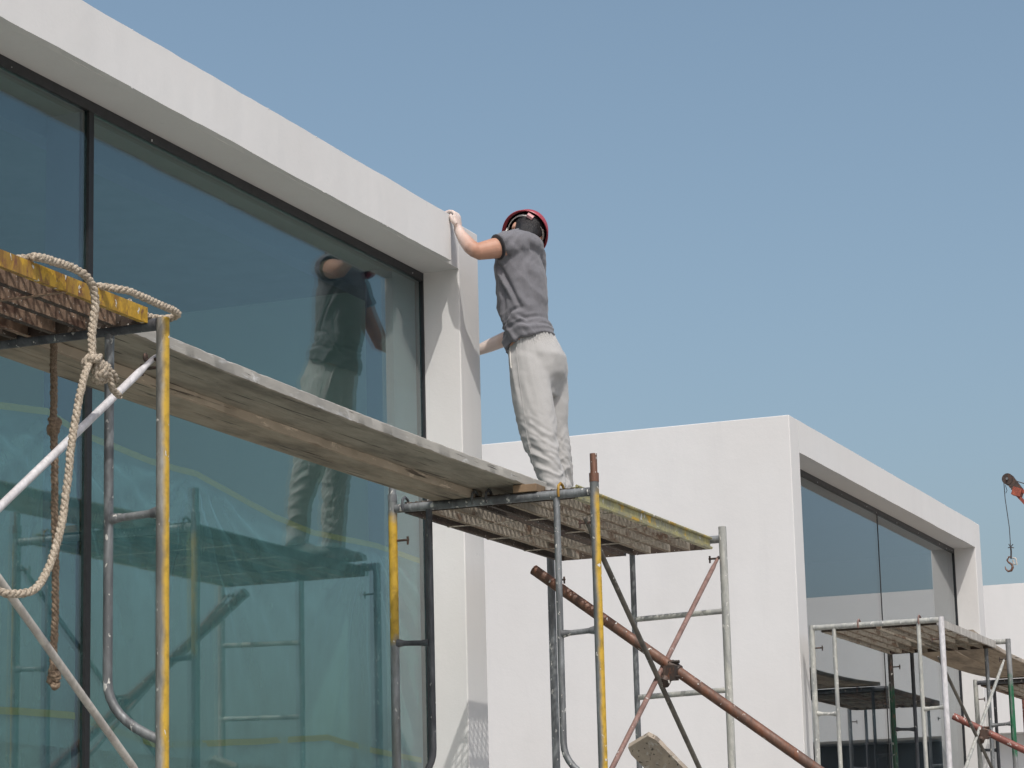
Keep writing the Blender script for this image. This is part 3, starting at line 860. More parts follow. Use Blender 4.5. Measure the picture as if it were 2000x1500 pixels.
platform('mesh platform on the far scaffold tower, inner one beside the second window', 18.83, 20.87, 4.78, 5.20, 2.0, 2.055, M['rib_pale'], M['rib_pale'], M['rib_pale'], M['mesh_pale'], 3, (0.3,), M['p_pinkrust'])
platform('mesh platform of the farthest tower at the right edge', 24.03, 26.15, 4.28, 4.72, 1.96, 2.01, M['rib_rust'], M['rib_rust'], M['rib_pale'], M['mesh_pale'], 3, (0.3,), M['p_pinkrust'])
platform('mesh platform of the farthest tower, half hidden by the green post', 24.03, 26.15, 4.76, 5.15, 1.96, 2.01, M['rib_rust'], M['rib_rust'], M['rib_pale'], M['mesh_pale'], 3, (0.3,), M['p_pinkrust'])

# ------------------------------------------------------------------ planks
def plank(name, label, x0, x1, y0, y1, z0, z1, mat, sag=0.02, seed=0, y_slope=0.0, group='wooden scaffold planks', chips=0.006, lift_end=0.0):
    n = int((x1 - x0) / 0.03)
    rings, sd = [], []
    for k in range(n + 1):
        t_ = k / n
        x = x0 + (x1 - x0) * t_
        s = -sag * 4 * t_ * (1 - t_) + lift_end * t_
        yo = y_slope * (t_ - 0.5)
        def w(q, f=9.0, a=1.0):
            return a * (noise.noise(Vector((x * f, q, seed))) + 0.5 * noise.noise(Vector((x * f * 4, q, seed + 4))))
        c = chips
        e0 = w(1) * c; e1 = w(2, 5) * c; e2 = max(0, w(3, 12)) * c * 1.6; e3 = max(0, w(4, 7)) * c * 1.2
        b = 0.004
        rings.append([(x, y0 + yo + b + e0 * 0.3 + e3, z0 + s), (x, (y0 + y1) / 2 + yo - 0.002, z0 + s + 0.0004), (x, (y0 + y1) / 2 + yo, z0 + s + 0.0035), (x, (y0 + y1) / 2 + yo + 0.002, z0 + s + 0.0004), (x, y1 + yo - b, z0 + s), (x, y1 + yo, z0 + s + b),
                      (x, y1 + yo, z1 + s - b), (x, y1 + yo - b, z1 + s), (x, y0 + yo + b + e2, z1 + s), (x, y0 + yo + e0 * 0.5, z1 + s - b - e2 * 0.6), (x, y0 + yo + e1 * 0.5 + e3 * 0.4, z0 + s + b + e3 * 1.2)])
    mb = MB()
    mb.loft(rings)
    q = len(rings[0])
    sd = []
    for k in range(n):
        for j in range(q):
            sd.append(1.0 if j in (8, 9) else (0.5 if j in (5, 6) else 0.0))
    sd += [0.8, 0.8]
    mb.side = sd
    o = link(name, mb, mat, None, angle=35)
    return tag(o, label, 'plank', group)

plank('wooden_plank', 'upper outer long plank with pale plastered edge, spanning from the left tower to the worker', 6.95, 11.30, 4.385, 4.70, 1.937, 1.985, M['wood_a'], 0.018, 1, y_slope=0.05)
plank('wooden_plank', 'lower inner long plank, browner with a chipped edge, beside the big window', 6.90, 11.12, 4.645, 4.842, 1.892, 1.935, M['wood_b'], 0.012, 2, y_slope=0.035)
o = link('wood_block', MB().box((10.975, 4.335, 1.8935), (11.09, 4.45, 1.9285)), M['wood_raw'], None, smooth=False, bevel=0.002)
tag(o, 'small fresh wood block wedged under the end of the upper plank', 'wood block')
mb_x0, mb_x1 = 20.6, 24.25
plank('wooden_plank', 'far plank pair member with pale outer edge, sagging to the farthest tower', 20.3, 24.3, 4.38, 4.70, 2.062, 2.10, M['wood_c'], 0.07, 5, lift_end=-0.02)
plank('wooden_plank', 'far brown plank nearer the second building, sagging to the farthest tower', 20.3, 24.3, 4.72, 5.02, 2.060, 2.098, M['wood_c'], 0.06, 6, lift_end=-0.02)

# loose board tilted at the bottom, seen from below
def tilted_board():
    a = Vector((12.50, 4.42, 0.860)); l = 1.3
    d = Vector((0.55, -0.42, -0.60)).normalized()
    w = Vector((-0.10, -0.95, 0.20)); w = (w - d * w.dot(d)).normalized()
    n_ = d.cross(w).normalized()
    hw = 0.085
    rings = []
    for k in range(31):
        p = a + d * (l * k / 30)
        wv = 0.002 * noise.noise(Vector((k * 0.7, 3, 3)))
        h2 = hw * (0.80 if k == 0 else 1.0)
        rings.append([p - w * h2 + n_ * wv, p + w * (h2 + wv), p + w * h2 + n_ * 0.034, p - w * h2 + n_ * 0.034])
    mb = MB(); mb.loft(rings)
    mb.side = [1.0 if j in (1, 2) else 0.0 for k in range(30) for j in range(4)] + [1, 1]
    o = link('wooden_board', mb, M['wood_c'], None, smooth=False, bevel=0.003)
    tag(o, 'short tilted board leaning inside the tower at the bottom, end rounded', 'board')
tilted_board()

# ------------------------------------------------------------------ long raking tubes and couplers
def rake(label, p0, p1, r, mat, cp, name='scaffold_tube'):
    p0, p1 = Vector(p0), Vector(p1)
    o = link(name, MB().tube([p0 + (p1 - p0) * k / 20 for k in range(21)], r, 20), mat, None)
    tag(o, label, 'scaffold tube', 'raking prop tubes')
    d = (p1 - p0).normalized()
    c = Vector(cp)
    t_ = (c - p0).dot(d)
    c = p0 + d * t_
    mb = MB()
    mb.tube([c - d * 0.028, c + d * 0.028], r + 0.007, 18)
    u_ = d.orthogonal().normalized()
    v = d.cross(u_)
    side = Vector((-1, 0, 0))
    mb.box(c + Vector((-0.075, -0.028, -0.06)), c + Vector((-0.015, 0.03, 0.01)))
    mb.tube([c + Vector((-0.06, 0.02, -0.045)), c + Vector((-0.06, -0.05, -0.045))], 0.007, 8)
    mb.tube([c + Vector((-0.02, 0.02, 0.03)), c + Vector((-0.02, -0.035, 0.03))], 0.009, 6)
    mb.tube([c + Vector((-0.075, 0.028, -0.075)), c + Vector((-0.03, 0.02, -0.03))], 0.028, 12)
    link('coupler', mb, M['clamp'], o, angle=30)
    return o
rake('thick rusty tube slanting down to the right across the second building wall', (12.05, 4.785, 1.684), (12.05, 1.8, -0.54), 0.0265, M['p_rust'], (12.05, 4.07, 1.15))
rake('red oxide tube with white splashes slanting down at the right edge', (19.95, 4.50, 1.412), (19.95, 1.6, -0.14), 0.027, M['p_red'], (19.95, 4.26, 1.28))

# ------------------------------------------------------------------ ropes
def resample(pts, step):
    pts = [Vector(p) for p in pts]
    # catmull-rom
    out = []
    P = [pts[0]] + pts + [pts[-1]]
    for i in range(1, len(P) - 2):
        L = (P[i + 1] - P[i]).length
        n = max(2, int(L / step))
        for k in range(n):
            t = k / n
            a, b, c, d = P[i - 1], P[i], P[i + 1], P[i + 2]
            out.append(0.5 * ((2 * b) + (c - a) * t + (2 * a - 5 * b + 4 * c - d) * t * t + (3 * b - a - 3 * c + d) * t ** 3))
    out.append(pts[-1])
    return out

def rope_mb(mb, pts, r=0.0115, pitch=0.055, phase=0.0, fuzz=True, seed=1):
    q = resample(pts, 0.006)
    q = [p + Vector((noise.noise(p * 25 + Vector((seed, 0, 0))), noise.noise(p * 25 + Vector((0, seed, 0))), noise.noise(p * 25 + Vector((0, 0, seed))))) * 0.0022 for p in q]
    up = Vector((0, 1, 0.01)); s_ = 0
    strands = [[], [], []]
    rnd = random.Random(seed)
    for k, p in enumerate(q):
        d = ((q[min(k + 1, len(q) - 1)]) - q[max(k - 1, 0)]).normalized()
        if k: s_ += (q[k] - q[k - 1]).length
        s = d.cross(up)
        if s.length < 1e-4: s = d.orthogonal()
        s.normalize(); up = s.cross(d).normalized()
        for j in range(3):
            a = 2 * math.pi * (s_ / pitch + j / 3) + phase + 0.9 * noise.noise(Vector((s_ * 9, seed, 1)))
            strands[j].append(p + (s * math.cos(a) + up * math.sin(a)) * r * 0.52)
    for st in strands:
        rs = [r * 0.60 * (1 + 0.16 * rnd.uniform(-1, 1)) for _ in st]
        mb.tube(st, rs, 8)
        if fuzz:
            for k in range(0, len(st) - 1, 1):
                if rnd.random() < 0.8:
                    dv = Vector((rnd.gauss(0, 1), rnd.gauss(0, 1), rnd.gauss(0, 1))).normalized()
                    a = st[k] + dv * r * 0.5
                    b = a + dv * rnd.uniform(0.004, 0.011) + Vector((0, 0, rnd.uniform(-0.002, 0.002)))
                    w = dv.orthogonal() * 0.0005
                    mb.add([a - w, a + w, b], [(0, 1, 2)])
    return mb

def knot(mb, c, r=0.012, s=0.024, seed=1):
    rnd = random.Random(seed)
    c = Vector(c)
    for q in range(4):
        ax = Vector((rnd.uniform(-0.5, 0.5), rnd.uniform(-1, 1), rnd.uniform(0.2, 1))).normalized()
        u_ = ax.orthogonal().normalized(); v = ax.cross(u_)
        off = Vector((0, rnd.uniform(-0.006, 0.006), rnd.uniform(-0.015, 0.015)))
        pts = [c + off + (u_ * math.cos(a) + v * math.sin(a) * 0.7 + ax * 0.35 * math.sin(a * 0.5)) * s * 0.75 * rnd.uniform(0.75, 1.2) for a in [k * 0.6 for k in range(13)]]
        rope_mb(mb, pts, r, 0.05, q, True, seed + q)

mb = MB()
rope_mb(mb, [(6.36, 4.19, 1.925), (6.40, 4.12, 1.93), (6.402, 4.085, 1.930), (6.485, 4.075, 1.934), (6.557, 4.06, 1.930), (6.615, 4.05, 1.915), (6.65, 4.045, 1.887), (6.662, 4.045, 1.845), (6.657, 4.045, 1.796), (6.646, 4.045, 1.747), (6.635, 4.04, 1.697), (6.622, 4.035, 1.650)], 0.0125, seed=3)
rope_mb(mb, [(6.60, 4.03, 1.64), (6.564, 4.02, 1.596), (6.536, 4.02, 1.529), (6.509, 4.02, 1.44), (6.491, 4.02, 1.361), (6.475, 4.02, 1.268), (6.449, 4.02, 1.16), (6.413, 4.02, 1.066), (6.365, 4.02, 0.987), (6.3, 4.02, 0.933), (6.234, 4.05, 0.918), (6.169, 4.09, 0.937), (6.105, 4.14, 0.98), (6.028, 4.16, 1.049), (5.927, 4.16, 1.162), (5.8, 4.16, 1.4), (5.7, 4.14, 1.86)], 0.0115, seed=4)
rope_mb(mb, [(6.62, 4.02, 1.645), (6.66, 4.01, 1.650), (6.685, 4.01, 1.622), (6.70, 4.01, 1.595), (6.719, 4.015, 1.583), (6.765, 4.02, 1.570)], 0.010, seed=5)
r1 = link('hanging_rope', mb, M['rope'], None, angle=60)
tag(r1, 'pale frayed rope looped over the yellow platform edge, knotted and sagging in a loop', 'rope')
mb = MB()
knot(mb, (6.622, 4.03, 1.640), 0.0125, 0.026, 5)
knot(mb, (6.650, 4.025, 1.622), 0.0120, 0.026, 12)
knot(mb, (6.675, 4.022, 1.628), 0.0110, 0.020, 17)
rope_mb(mb, [(6.655, 4.01, 1.64), (6.70, 4.005, 1.63), (6.735, 4.01, 1.612)], 0.009, seed=8)
link('knot', mb, M['rope'], r1, angle=60)

mb = MB()
rope_mb(mb, [(6.80, 4.16, 1.925), (6.779, 4.11, 1.926), (6.82, 4.06, 1.922), (6.862, 4.04, 1.918), (6.955, 4.03, 1.912), (7.035, 4.025, 1.908), (7.106, 4.022, 1.905), (7.139, 4.03, 1.900), (7.145, 4.062, 1.895), (7.12, 4.10, 1.893), (7.07, 4.12, 1.90), (7.0, 4.13, 1.925)], 0.0115, seed=6)
r2 = link('rope', mb, M['rope'], None, angle=60)
tag(r2, 'short pale rope wrapped round the top of the yellow sprayed post', 'rope')

mb = MB()
rope_mb(mb, [(7.25, 4.560, 1.94), (7.25, 4.558, 1.80), (7.25, 4.557, 1.731), (7.25, 4.555, 1.62), (7.25, 4.552, 1.492), (7.25, 4.548, 1.323), (7.25, 4.544, 1.155), (7.25, 4.543, 0.989), (7.25, 4.549, 0.857), (7.25, 4.547, 0.80)], 0.0118, seed=9)
r3 = link('hanging_rope', mb, M['rope_shaded'], None, angle=60)
tag(r3, 'rope hanging straight down with two knots, its shade put into the dark brown, far left', 'rope')
mb = MB(); knot(mb, (7.25, 4.556, 1.61), 0.0115, 0.02, 21)
link('knot', mb, M['rope_shaded'], r3, angle=60)
mb = MB(); knot(mb, (7.25, 4.546, 0.80), 0.0115, 0.019, 25); knot(mb, (7.25, 4.546, 0.775), 0.010, 0.016, 28)
link('knot', mb, M['rope_shaded'], r3, angle=60)

# ------------------------------------------------------------------ crane
cr = empty('crane', (50, 8, GZ), 'rusty red crane jib tip with cable and hook at the right edge', 'crane')
a = Vector((48, 9.50, 7.60)); tip = Vector((48, 9.535, 7.735))
link('sheave', MB().tube([(47.90, 9.535, 7.70), (48.10, 9.535, 7.70)], 0.105, 24), M['clamp'], cr)
link('axle', MB().tube([(47.86, 9.535, 7.70), (48.14, 9.535, 7.70)], 0.022, 10), M['p_grey'], cr)
def bar(p0, p1, w, h):
    p0, p1 = Vector(p0), Vector(p1)
    d = (p1 - p0).normalized(); s = Vector((1, 0, 0)); s = (s - d * s.dot(d)).normalized(); u_ = s.cross(d)
    return MB().loft([[p + s * w * a_ + u_ * h * b_ for a_, b_ in ((-1, -1), (1, -1), (1, 1), (-1, 1))] for p in (p0, p1)])
link('jib_head', bar((48, 9.50, 7.68), (48, 9.36, 7.47), 0.09, 0.085), M['clamp'], cr, smooth=False)
link('jib_plate', bar((48, 9.46, 7.48), (48, 9.30, 7.42), 0.11, 0.075), M['crane'], cr, smooth=False)
link('boom_chord', bar((48, 9.44, 7.46), (48, 6.8, 4.2), 0.06, 0.028), M['crane'], cr, smooth=False)
link('boom_chord', bar((48, 9.33, 7.50), (48, 6.3, 5.2), 0.06, 0.032), M['crane'], cr, smooth=False)
for k in range(5):
    t_ = 0.08 + k * 0.2
    p = Vector((48, 9.44, 7.46)).lerp(Vector((48, 6.8, 4.2)), t_); q = Vector((48, 9.33, 7.50)).lerp(Vector((48, 6.3, 5.2)), t_ + 0.04)
    link('boom_web', bar(p, q, 0.04, 0.02), M['crane'], cr, smooth=False)
link('boom_base', MB().box((46.5, 4.2, GZ), (49.5, 7.0, 4.6)), M['crane'], cr, smooth=False)
link('cable', MB().tube([(48, 9.59, 7.74), (48, 9.0, 7.50), (48, 7.2, 6.3)], 0.010, 6), M['cable'], cr)
link('cable', MB().tube([(48, 9.625, 7.69), (48, 9.62, 7.35), (48, 9.595, 7.05), (48, 9.575, 6.8), (48, 9.575, 6.46)], 0.008, 6), M['cable'], cr)
mb = MB()
mb.tube([(48, 9.60, 7.45), (48, 9.575, 7.50), (48, 9.60, 7.60)], 0.006, 6)
for dy, dz in ((-0.05, 0.05), (-0.06, -0.02), (0.05, -0.01), (0.03, 0.06)):
    mb.tube([(48, 9.575, 6.44), (48, 9.575 + dy, 6.44 + dz)], 0.009, 5)
mb.tube([(48, 9.575, 6.46), (48, 9.57, 6.36), (48, 9.58, 6.22)], 0.016, 8)
link('cable_tie', mb, M['cable'], cr)
hk = [(48, 9.62, 6.26), (48, 9.655, 6.20), (48, 9.63, 6.16), (48, 9.575, 6.12), (48, 9.56, 6.06), (48, 9.59, 6.005), (48, 9.65, 5.995), (48, 9.69, 6.04), (48, 9.70, 6.09)]
link('hook', MB().tube([(48, 9.575, 6.26)] + hk, [0.014, 0.016, 0.016, 0.018, 0.022, 0.024, 0.024, 0.02, 0.014, 0.006], 10), M['p_rust'], cr)
link('hook_latch', MB().tube([(48, 9.55, 6.24), (48, 9.49, 6.22), (48, 9.48, 6.10), (48, 9.53, 6.11), (48, 9.55, 6.20)], 0.016, 8), M['p_white_rusty'], cr)

# ------------------------------------------------------------------ worker
def remesh(mb, voxel, smooth_it=3, fac=0.5):
    me = bpy.data.meshes.new('tmp')
    me.from_pydata(mb.v, [], mb.f)
    bm = bmesh.new(); bm.from_mesh(me); bmesh.ops.recalc_face_normals(bm, faces=bm.faces[:]); bm.to_mesh(me); bm.free()
    o = bpy.data.objects.new('tmp', me); C.objects.link(o)
    m = o.modifiers.new('r', 'REMESH'); m.mode = 'VOXEL'; m.voxel_size = voxel
    s = o.modifiers.new('s', 'SMOOTH'); s.iterations = smooth_it; s.factor = fac
    dg = bpy.context.evaluated_depsgraph_get(); dg.update()
    ev = o.evaluated_get(dg).to_mesh()
    vs = [v.co.copy() for v in ev.vertices]; ns = [v.normal.copy() for v in ev.vertices]
    fs = [tuple(p.vertices) for p in ev.polygons]
    bpy.data.objects.remove(o); bpy.data.meshes.remove(me)
    return vs, ns, fs

def ell(c, rx, ry, tilt=0.0, n=28, tx=0.0):
    return [Vector((c[0] + rx * math.cos(a), c[1] + ry * math.sin(a), c[2] + tilt * ry * math.sin(a) * -1 * -1 + tx * rx * math.cos(a))) for a in [2 * math.pi * k / n for k in range(n)]]

def interp(secs, m=6):
    out = []
    for a, b in zip(secs, secs[1:]):
        for k in range(m):
            t_ = k / m
            t_ = t_
            out.append(tuple(x + (y - x) * t_ for x, y in zip(a, b)))
    out.append(secs[-1])
    return out

W = empty('person', (12.65, 4.9, 1.92), 'worker in a grey t-shirt, pale trousers and red hard hat reaching for the beam corner', 'person')

SHIRT = [(12.66, 5.056, 3.585, .055, .045, 0), (12.66, 5.071, 3.570, .10, .060, 0), (12.66, 5.075, 3.530, .165, .080, 0), (12.66, 5.067, 3.464, .185, .108, 0), (12.66, 5.057, 3.35, .18, .130, 0), (12.66, 5.051, 3.237, .172, .128, 0), (12.66, 5.045, 3.124, .17, .120, 0), (12.66, 5.025, 3.043, .175, .127, -.15), (12.66, 5.012, 2.969, .18, .130, -.38)]
PELV = [(12.66, 5.012, 3.09, .15, .105, 0), (12.67, 4.999, 2.995, .165, .128, 0), (12.67, 4.972, 2.895, .175, .152, 0), (12.67, 4.966, 2.797, .16, .138, 0), (12.67, 4.962, 2.740, .125, .110, 0), (12.67, 4.958, 2.690, .08, .075, 0)]
LEGL = [(12.60, 4.995, 3.00, .065, .085, 0), (12.57, 4.991, 2.878, .085, .106, 0), (12.56, 4.976, 2.764, .095, .114, 0), (12.55, 4.959, 2.638, .095, .116, 0), (12.54, 4.939, 2.511, .09, .105, 0), (12.53, 4.916, 2.399, .085, .092, 0), (12.53, 4.881, 2.287, .08, .074, 0), (12.53, 4.855, 2.191, .078, .062, 0), (12.53, 4.845, 2.069, .075, .060, 0), (12.53, 4.839, 1.985, .072, .06, 0)]
LEGR = [(12.75, 4.985, 3.00, .065, .085, 0), (12.78, 4.964, 2.915, .085, .107, 0), (12.79, 4.962, 2.804, .095, .109, 0), (12.8, 4.962, 2.682, .090, .099, 0), (12.8, 4.955, 2.557, .085, .087, 0), (12.81, 4.950, 2.446, .08, .086, 0), (12.81, 4.935, 2.334, .078, .078, 0), (12.81, 4.928, 2.237, .076, .070, 0), (12.81, 4.924, 2.113, .075, .066, 0), (12.81, 4.918, 1.99, .070, .063, 0)]

def shell(secs, shrink=0.0):
    return [ell(s[:3], max(s[3] - shrink, 0.01), max(s[4] - shrink, 0.01), s[5]) for s in interp(secs, 4)]

# head frame: u up, g facing, s to the head's left
hc = Vector((12.75, 5.050, 3.612))
hu = Vector((0.70, -0.09, 0.70)).normalized()
hg = Vector((0.62, 0.62, -0.42)); hg = (hg - hu * hg.dot(hu)).normalized()
hsd = hu.cross(hg).normalized()
HR = Matrix((hsd, hg, hu)).transposed()
def H(s, g_, u_): return hc + hsd * s + hg * g_ + hu * u_
hat_off = Vector((0.0, 0.018, -0.012))
hat_u = Vector((0.78, -0.10, 0.60)).normalized()
hat_g = (hg - hat_u * hg.dot(hat_u)).normalized()
hat_s = hat_u.cross(hat_g).normalized()
def HH(s, g_, u_): return hc + hat_off + hat_s * s + hat_g * g_ + hat_u * u_

def capsule(mb, p0, p1, r0, r1, k=6, n=16):
    p0, p1 = Vector(p0), Vector(p1)
    d = p1 - p0
    L = d.length; dn = d.normalized()
    pts = [p0 - dn * r0 * 0.9, p0 - dn * r0 * 0.5] + [p0 + d * i / k for i in range(k + 1)] + [p1 + dn * r1 * 0.5, p1 + dn * r1 * 0.9]
    rs = [r0 * 0.35, r0 * 0.85] + [r0 + (r1 - r0) * i / k for i in range(k + 1)] + [r1 * 0.85, r1 * 0.35]
    mb.tube(pts, rs, n)

bmb = MB()
# head and face
bmb.ball(H(0, 0, 0.01), (0.074, 0.093, 0.105), 24, 16, HR)
bmb.ball(H(0, 0.02, -0.05), (0.056, 0.070, 0.062), 20, 12, HR)          # jaw
bmb.ball(H(0, 0.058, -0.092), (0.028, 0.024, 0.020), 14, 8, HR)           # chin
bmb.loft([[H(x * w_, 0.086 + d_, z_) for x in (-1, -0.4, 0.4, 1)] + [H(x * w_ * 0.8, 0.06, z_) for x in (1, -1)] for (z_, w_, d_) in ((0.012, 0.008, 0.004), (-0.008, 0.010, 0.012), (-0.026, 0.015, 0.024), (-0.034, 0.014, 0.012))])   # nose
for s in (-1, 1):
    bmb.ball(H(s * 0.078, -0.008, -0.008), (0.010, 0.020, 0.031), 12, 8, HR)       # ears
bmb.ball(H(0, 0.086, -0.055), (0.022, 0.009, 0.006), 12, 6, HR)           # lips
bmb.ball(H(0, 0.084, -0.064), (0.019, 0.010, 0.006), 12, 6, HR)
# neck and torso
capsule(bmb, H(0, -0.035, -0.05), (12.68, 5.055, 3.50), 0.056, 0.062)
bmb.loft(shell(SHIRT[1:], 0.02)); bmb.loft(shell(PELV[:-2], 0.045))
bmb.loft(shell(LEGL[2:], 0.034)); bmb.loft(shell(LEGR[2:], 0.034)); bmb.loft([ell((12.66, 4.98, z), 0.12, 0.07, 0) for z in (2.98, 2.85, 2.74)])
# left arm (nearer the camera) up to the beam corner
A = [Vector(p) for p in ((12.53, 5.03, 3.488), (12.44, 5.12, 3.462), (12.385, 5.185, 3.441), (12.375, 5.225, 3.470), (12.385, 5.265, 3.520), (12.40, 5.295, 3.562), (12.405, 5.303, 3.585))]
bmb.tube([A[0], (A[0] + A[1]) / 2, A[1], A[2], A[2] + Vector((-0.004, 0.018, 0.010)), A[3], A[4], A[5], A[6]], [0.045, 0.055, 0.055, 0.046, 0.041, 0.040, 0.034, 0.026, 0.028], 20)
bmb.ball(A[2] + Vector((0, -0.004, -0.012)), (0.036, 0.036, 0.030))
# left palm on the face of the beam end, fingers hooked over the top
rings = []
for (y, z, w_, d_) in ((5.303, 3.578, 0.026, 0.021), (5.307, 3.600, 0.036, 0.019), (5.309, 3.625, 0.042, 0.017), (5.311, 3.648, 0.042, 0.015), (5.315, 3.660, 0.038, 0.012)):
    rings.append([Vector((12.405 + w_ * math.cos(a), y + d_ * math.sin(a), z)) for a in [2 * math.pi * k / 16 for k in range(16)]])
bmb.loft(rings)
for k, (dx, ln) in enumerate(((-0.031, 0.050), (-0.010, 0.062), (0.011, 0.060), (0.031, 0.044))):
    x = 12.405 + dx
    pts = [(x, 5.309, 3.640), (x, 5.312, 3.660), (x + 0.001, 5.322, 3.674), (x + 0.002, 5.342, 3.679), (x + 0.003, 5.342 + ln * 0.6, 3.673), (x + 0.003, 5.342 + ln * 0.85, 3.669)]
    bmb.tube(pts, [0.010, 0.0098, 0.0098, 0.0092, 0.0082, 0.005], 12)
bmb.tube([(12.372, 5.305, 3.602), (12.355, 5.318, 3.620), (12.352, 5.324, 3.642), (12.356, 5.325, 3.658)], [0.013, 0.0115, 0.010, 0.006], 12)   # thumb lies on the fascia
# right arm, low, hand behind the pier
B_ = [Vector(p) for p in ((12.84, 5.06, 3.475), (12.92, 5.10, 3.30), (12.965, 5.155, 3.145), (12.958, 5.255, 3.095), (12.93, 5.36, 3.055), (12.90, 5.44, 3.022), (12.885, 5.47, 3.012))]
bmb.tube([B_[0], B_[1], B_[2], B_[3], B_[4], B_[5], B_[6]], [0.060, 0.050, 0.044, 0.042, 0.036, 0.026, 0.027], 20)
rings = []
for (y, w_, d_) in ((5.465, 0.026, 0.018), (5.49, 0.036, 0.016), (5.52, 0.041, 0.015), (5.545, 0.040, 0.013), (5.555, 0.03, 0.010)):
    rings.append([Vector((12.862 + d_ * math.sin(a), y, 3.008 + w_ * math.cos(a))) for a in [2 * math.pi * k / 16 for k in range(16)]])
bmb.loft(rings)
for dz, ln in ((-0.030, 0.055), (-0.010, 0.068), (0.011, 0.072), (0.031, 0.062)):
    bmb.tube([(12.860, 5.535, 3.008 + dz), (12.850, 5.56, 3.008 + dz), (12.842, 5.56 + ln * 0.5, 3.01 + dz), (12.834, 5.56 + ln, 3.012 + dz)], [0.010, 0.0095, 0.0088, 0.006], 12)
bmb.tube([(12.866, 5.485, 3.035), (12.862, 5.505, 3.060), (12.850, 5.53, 3.076), (12.842, 5.545, 3.08)], [0.013, 0.012, 0.010, 0.006], 12)
vs, ns, fs = remesh(bmb, 0.0042, 4, 0.5)
body = link('body', MB().add(vs, fs), M['skin'], W, angle=180)
for s in (-1, 1):
    e = link('eye', MB().ball(H(s * 0.030, 0.083, 0.012), (0.013, 0.009, 0.009), 12, 8, HR), M['eye'], W)
    link('iris', MB().ball(H(s * 0.030, 0.0905, 0.012), (0.005, 0.003, 0.005), 10, 6, HR), M['iris'], e)

def wrinkle(vs, ns, fn):
    return [v + n_ * fn(v) for v, n_ in zip(vs, ns)]

def ridged(p): return 1 - abs(noise.noise(p)) * 2

# shirt
smb = MB()
smb.loft(shell(SHIRT, -0.002))
smb.tube([(12.60, 5.04, 3.515), (12.53, 5.045, 3.492), (12.49, 5.075, 3.482), (12.455, 5.100, 3.470)], [0.081, 0.082, 0.074, 0.067], 20)
smb.tube([(12.67, 5.05, 3.50), (12.685, 5.055, 3.555), (12.70, 5.058, 3.592)], [0.085, 0.072, 0.066], 20)
smb.tube([(12.74, 5.045, 3.515), (12.82, 5.05, 3.49), (12.87, 5.07, 3.42), (12.905, 5.09, 3.34)], [0.076, 0.080, 0.074, 0.070], 20)
smb.ball((12.66, 5.02, 3.52), (0.16, 0.085, 0.07))
vs, ns, fs = remesh(smb, 0.006, 10, 0.5)
CREASE = [[(5.115, 3.384), (5.079, 3.321), (5.046, 3.256), (5.018, 3.194), (4.990, 3.131)],
          [(5.125, 3.008), (5.085, 3.075), (5.050, 3.125), (4.985, 3.150)],
          [(5.105, 3.300), (5.085, 3.200), (5.095, 3.080)],
          [(5.150, 3.230), (5.135, 3.130), (5.130, 3.040)],
          [(5.060, 3.500), (5.090, 3.430), (5.120, 3.400)], [(5.030, 3.500), (5.055, 3.420), (5.095, 3.370)],
          [(4.97, 3.42), (4.955, 3.30), (4.945, 3.20)], [(5.01, 3.10), (4.97, 3.085), (4.91, 3.105)], [(5.02, 3.07), (4.97, 3.05), (4.91, 3.075)]]
CW = [1.0, 0.8, 0.45, 0.5, 0.5, 0.5, 0.35, 0.6, 0.6]
def seg_d(y, z, a, b):
    dy, dz = b[0] - a[0], b[1] - a[1]
    t_ = max(0, min(1, ((y - a[0]) * dy + (z - a[1]) * dz) / (dy * dy + dz * dz)))
    cx, cz = y - a[0] - t_ * dy, z - a[1] - t_ * dz
    return math.hypot(cx, cz), (1 if dy * cz - dz * cx > 0 else -1), t_
def shirt_fn(p):
    z, y, x = p.z, p.y, p.x
    d = 0.0
    if x < 12.72:
        for c_, w_ in zip(CREASE, CW):
            best = None
            for i in range(len(c_) - 1):
                q = seg_d(y, z, c_[i], c_[i + 1])
                if best is None or q[0] < best[0]: best = (q[0], q[1], (i + q[2]) / (len(c_) - 1))
            if best[0] < 0.07:
                prof = math.sin(math.pi * min(1, max(0, best[2] * 0.96 + 0.03))) ** 0.6
                sd_ = best[0] * best[1]
                d += 1.5 * w_ * prof * (-0.013 * math.exp(-(sd_ / 0.010) ** 2) + 0.010 * math.exp(-((sd_ - 0.022) / 0.014) ** 2))
    # long drag folds from the left shoulder/chest down to the back of the waist
    u_ = (z - 3.0) * 0.80 + (y - 5.05) * 0.62
    v = (z - 3.0) * -0.62 + (y - 5.05) * 0.80
    low = max(0.0, min(1.0, (3.42 - z) / 0.35))
    d += 0.015 * low * (ridged(Vector((v * 13.0 + 2, u_ * 1.7, 1.0 + x * 2))) - 0.6)
    d += 0.007 * (noise.noise(Vector((v * 30.0, u_ * 5.0, 4.0 + x * 4))))
    # bunching at the waist, above the hem at the back
    ww = math.exp(-((z - 3.06) / 0.055) ** 2)
    d += 0.010 * ww * (ridged(Vector((u_ * 2 + x * 4, z * 27 + y * 8, 7))) - 0.5)
    # pulled folds under the arm
    sh = math.exp(-(((z - 3.44) / 0.10) ** 2 + ((x - 12.50) / 0.12) ** 2))
    d += 0.010 * sh * (ridged(Vector((y * 26 + z * 10, x * 9, 2))) - 0.5)
    d += 0.003 * noise.noise(p * 28)
    return d
vs = wrinkle(vs, ns, shirt_fn)
link('tshirt', MB().add(vs, fs), M['shirt'], W, angle=180)
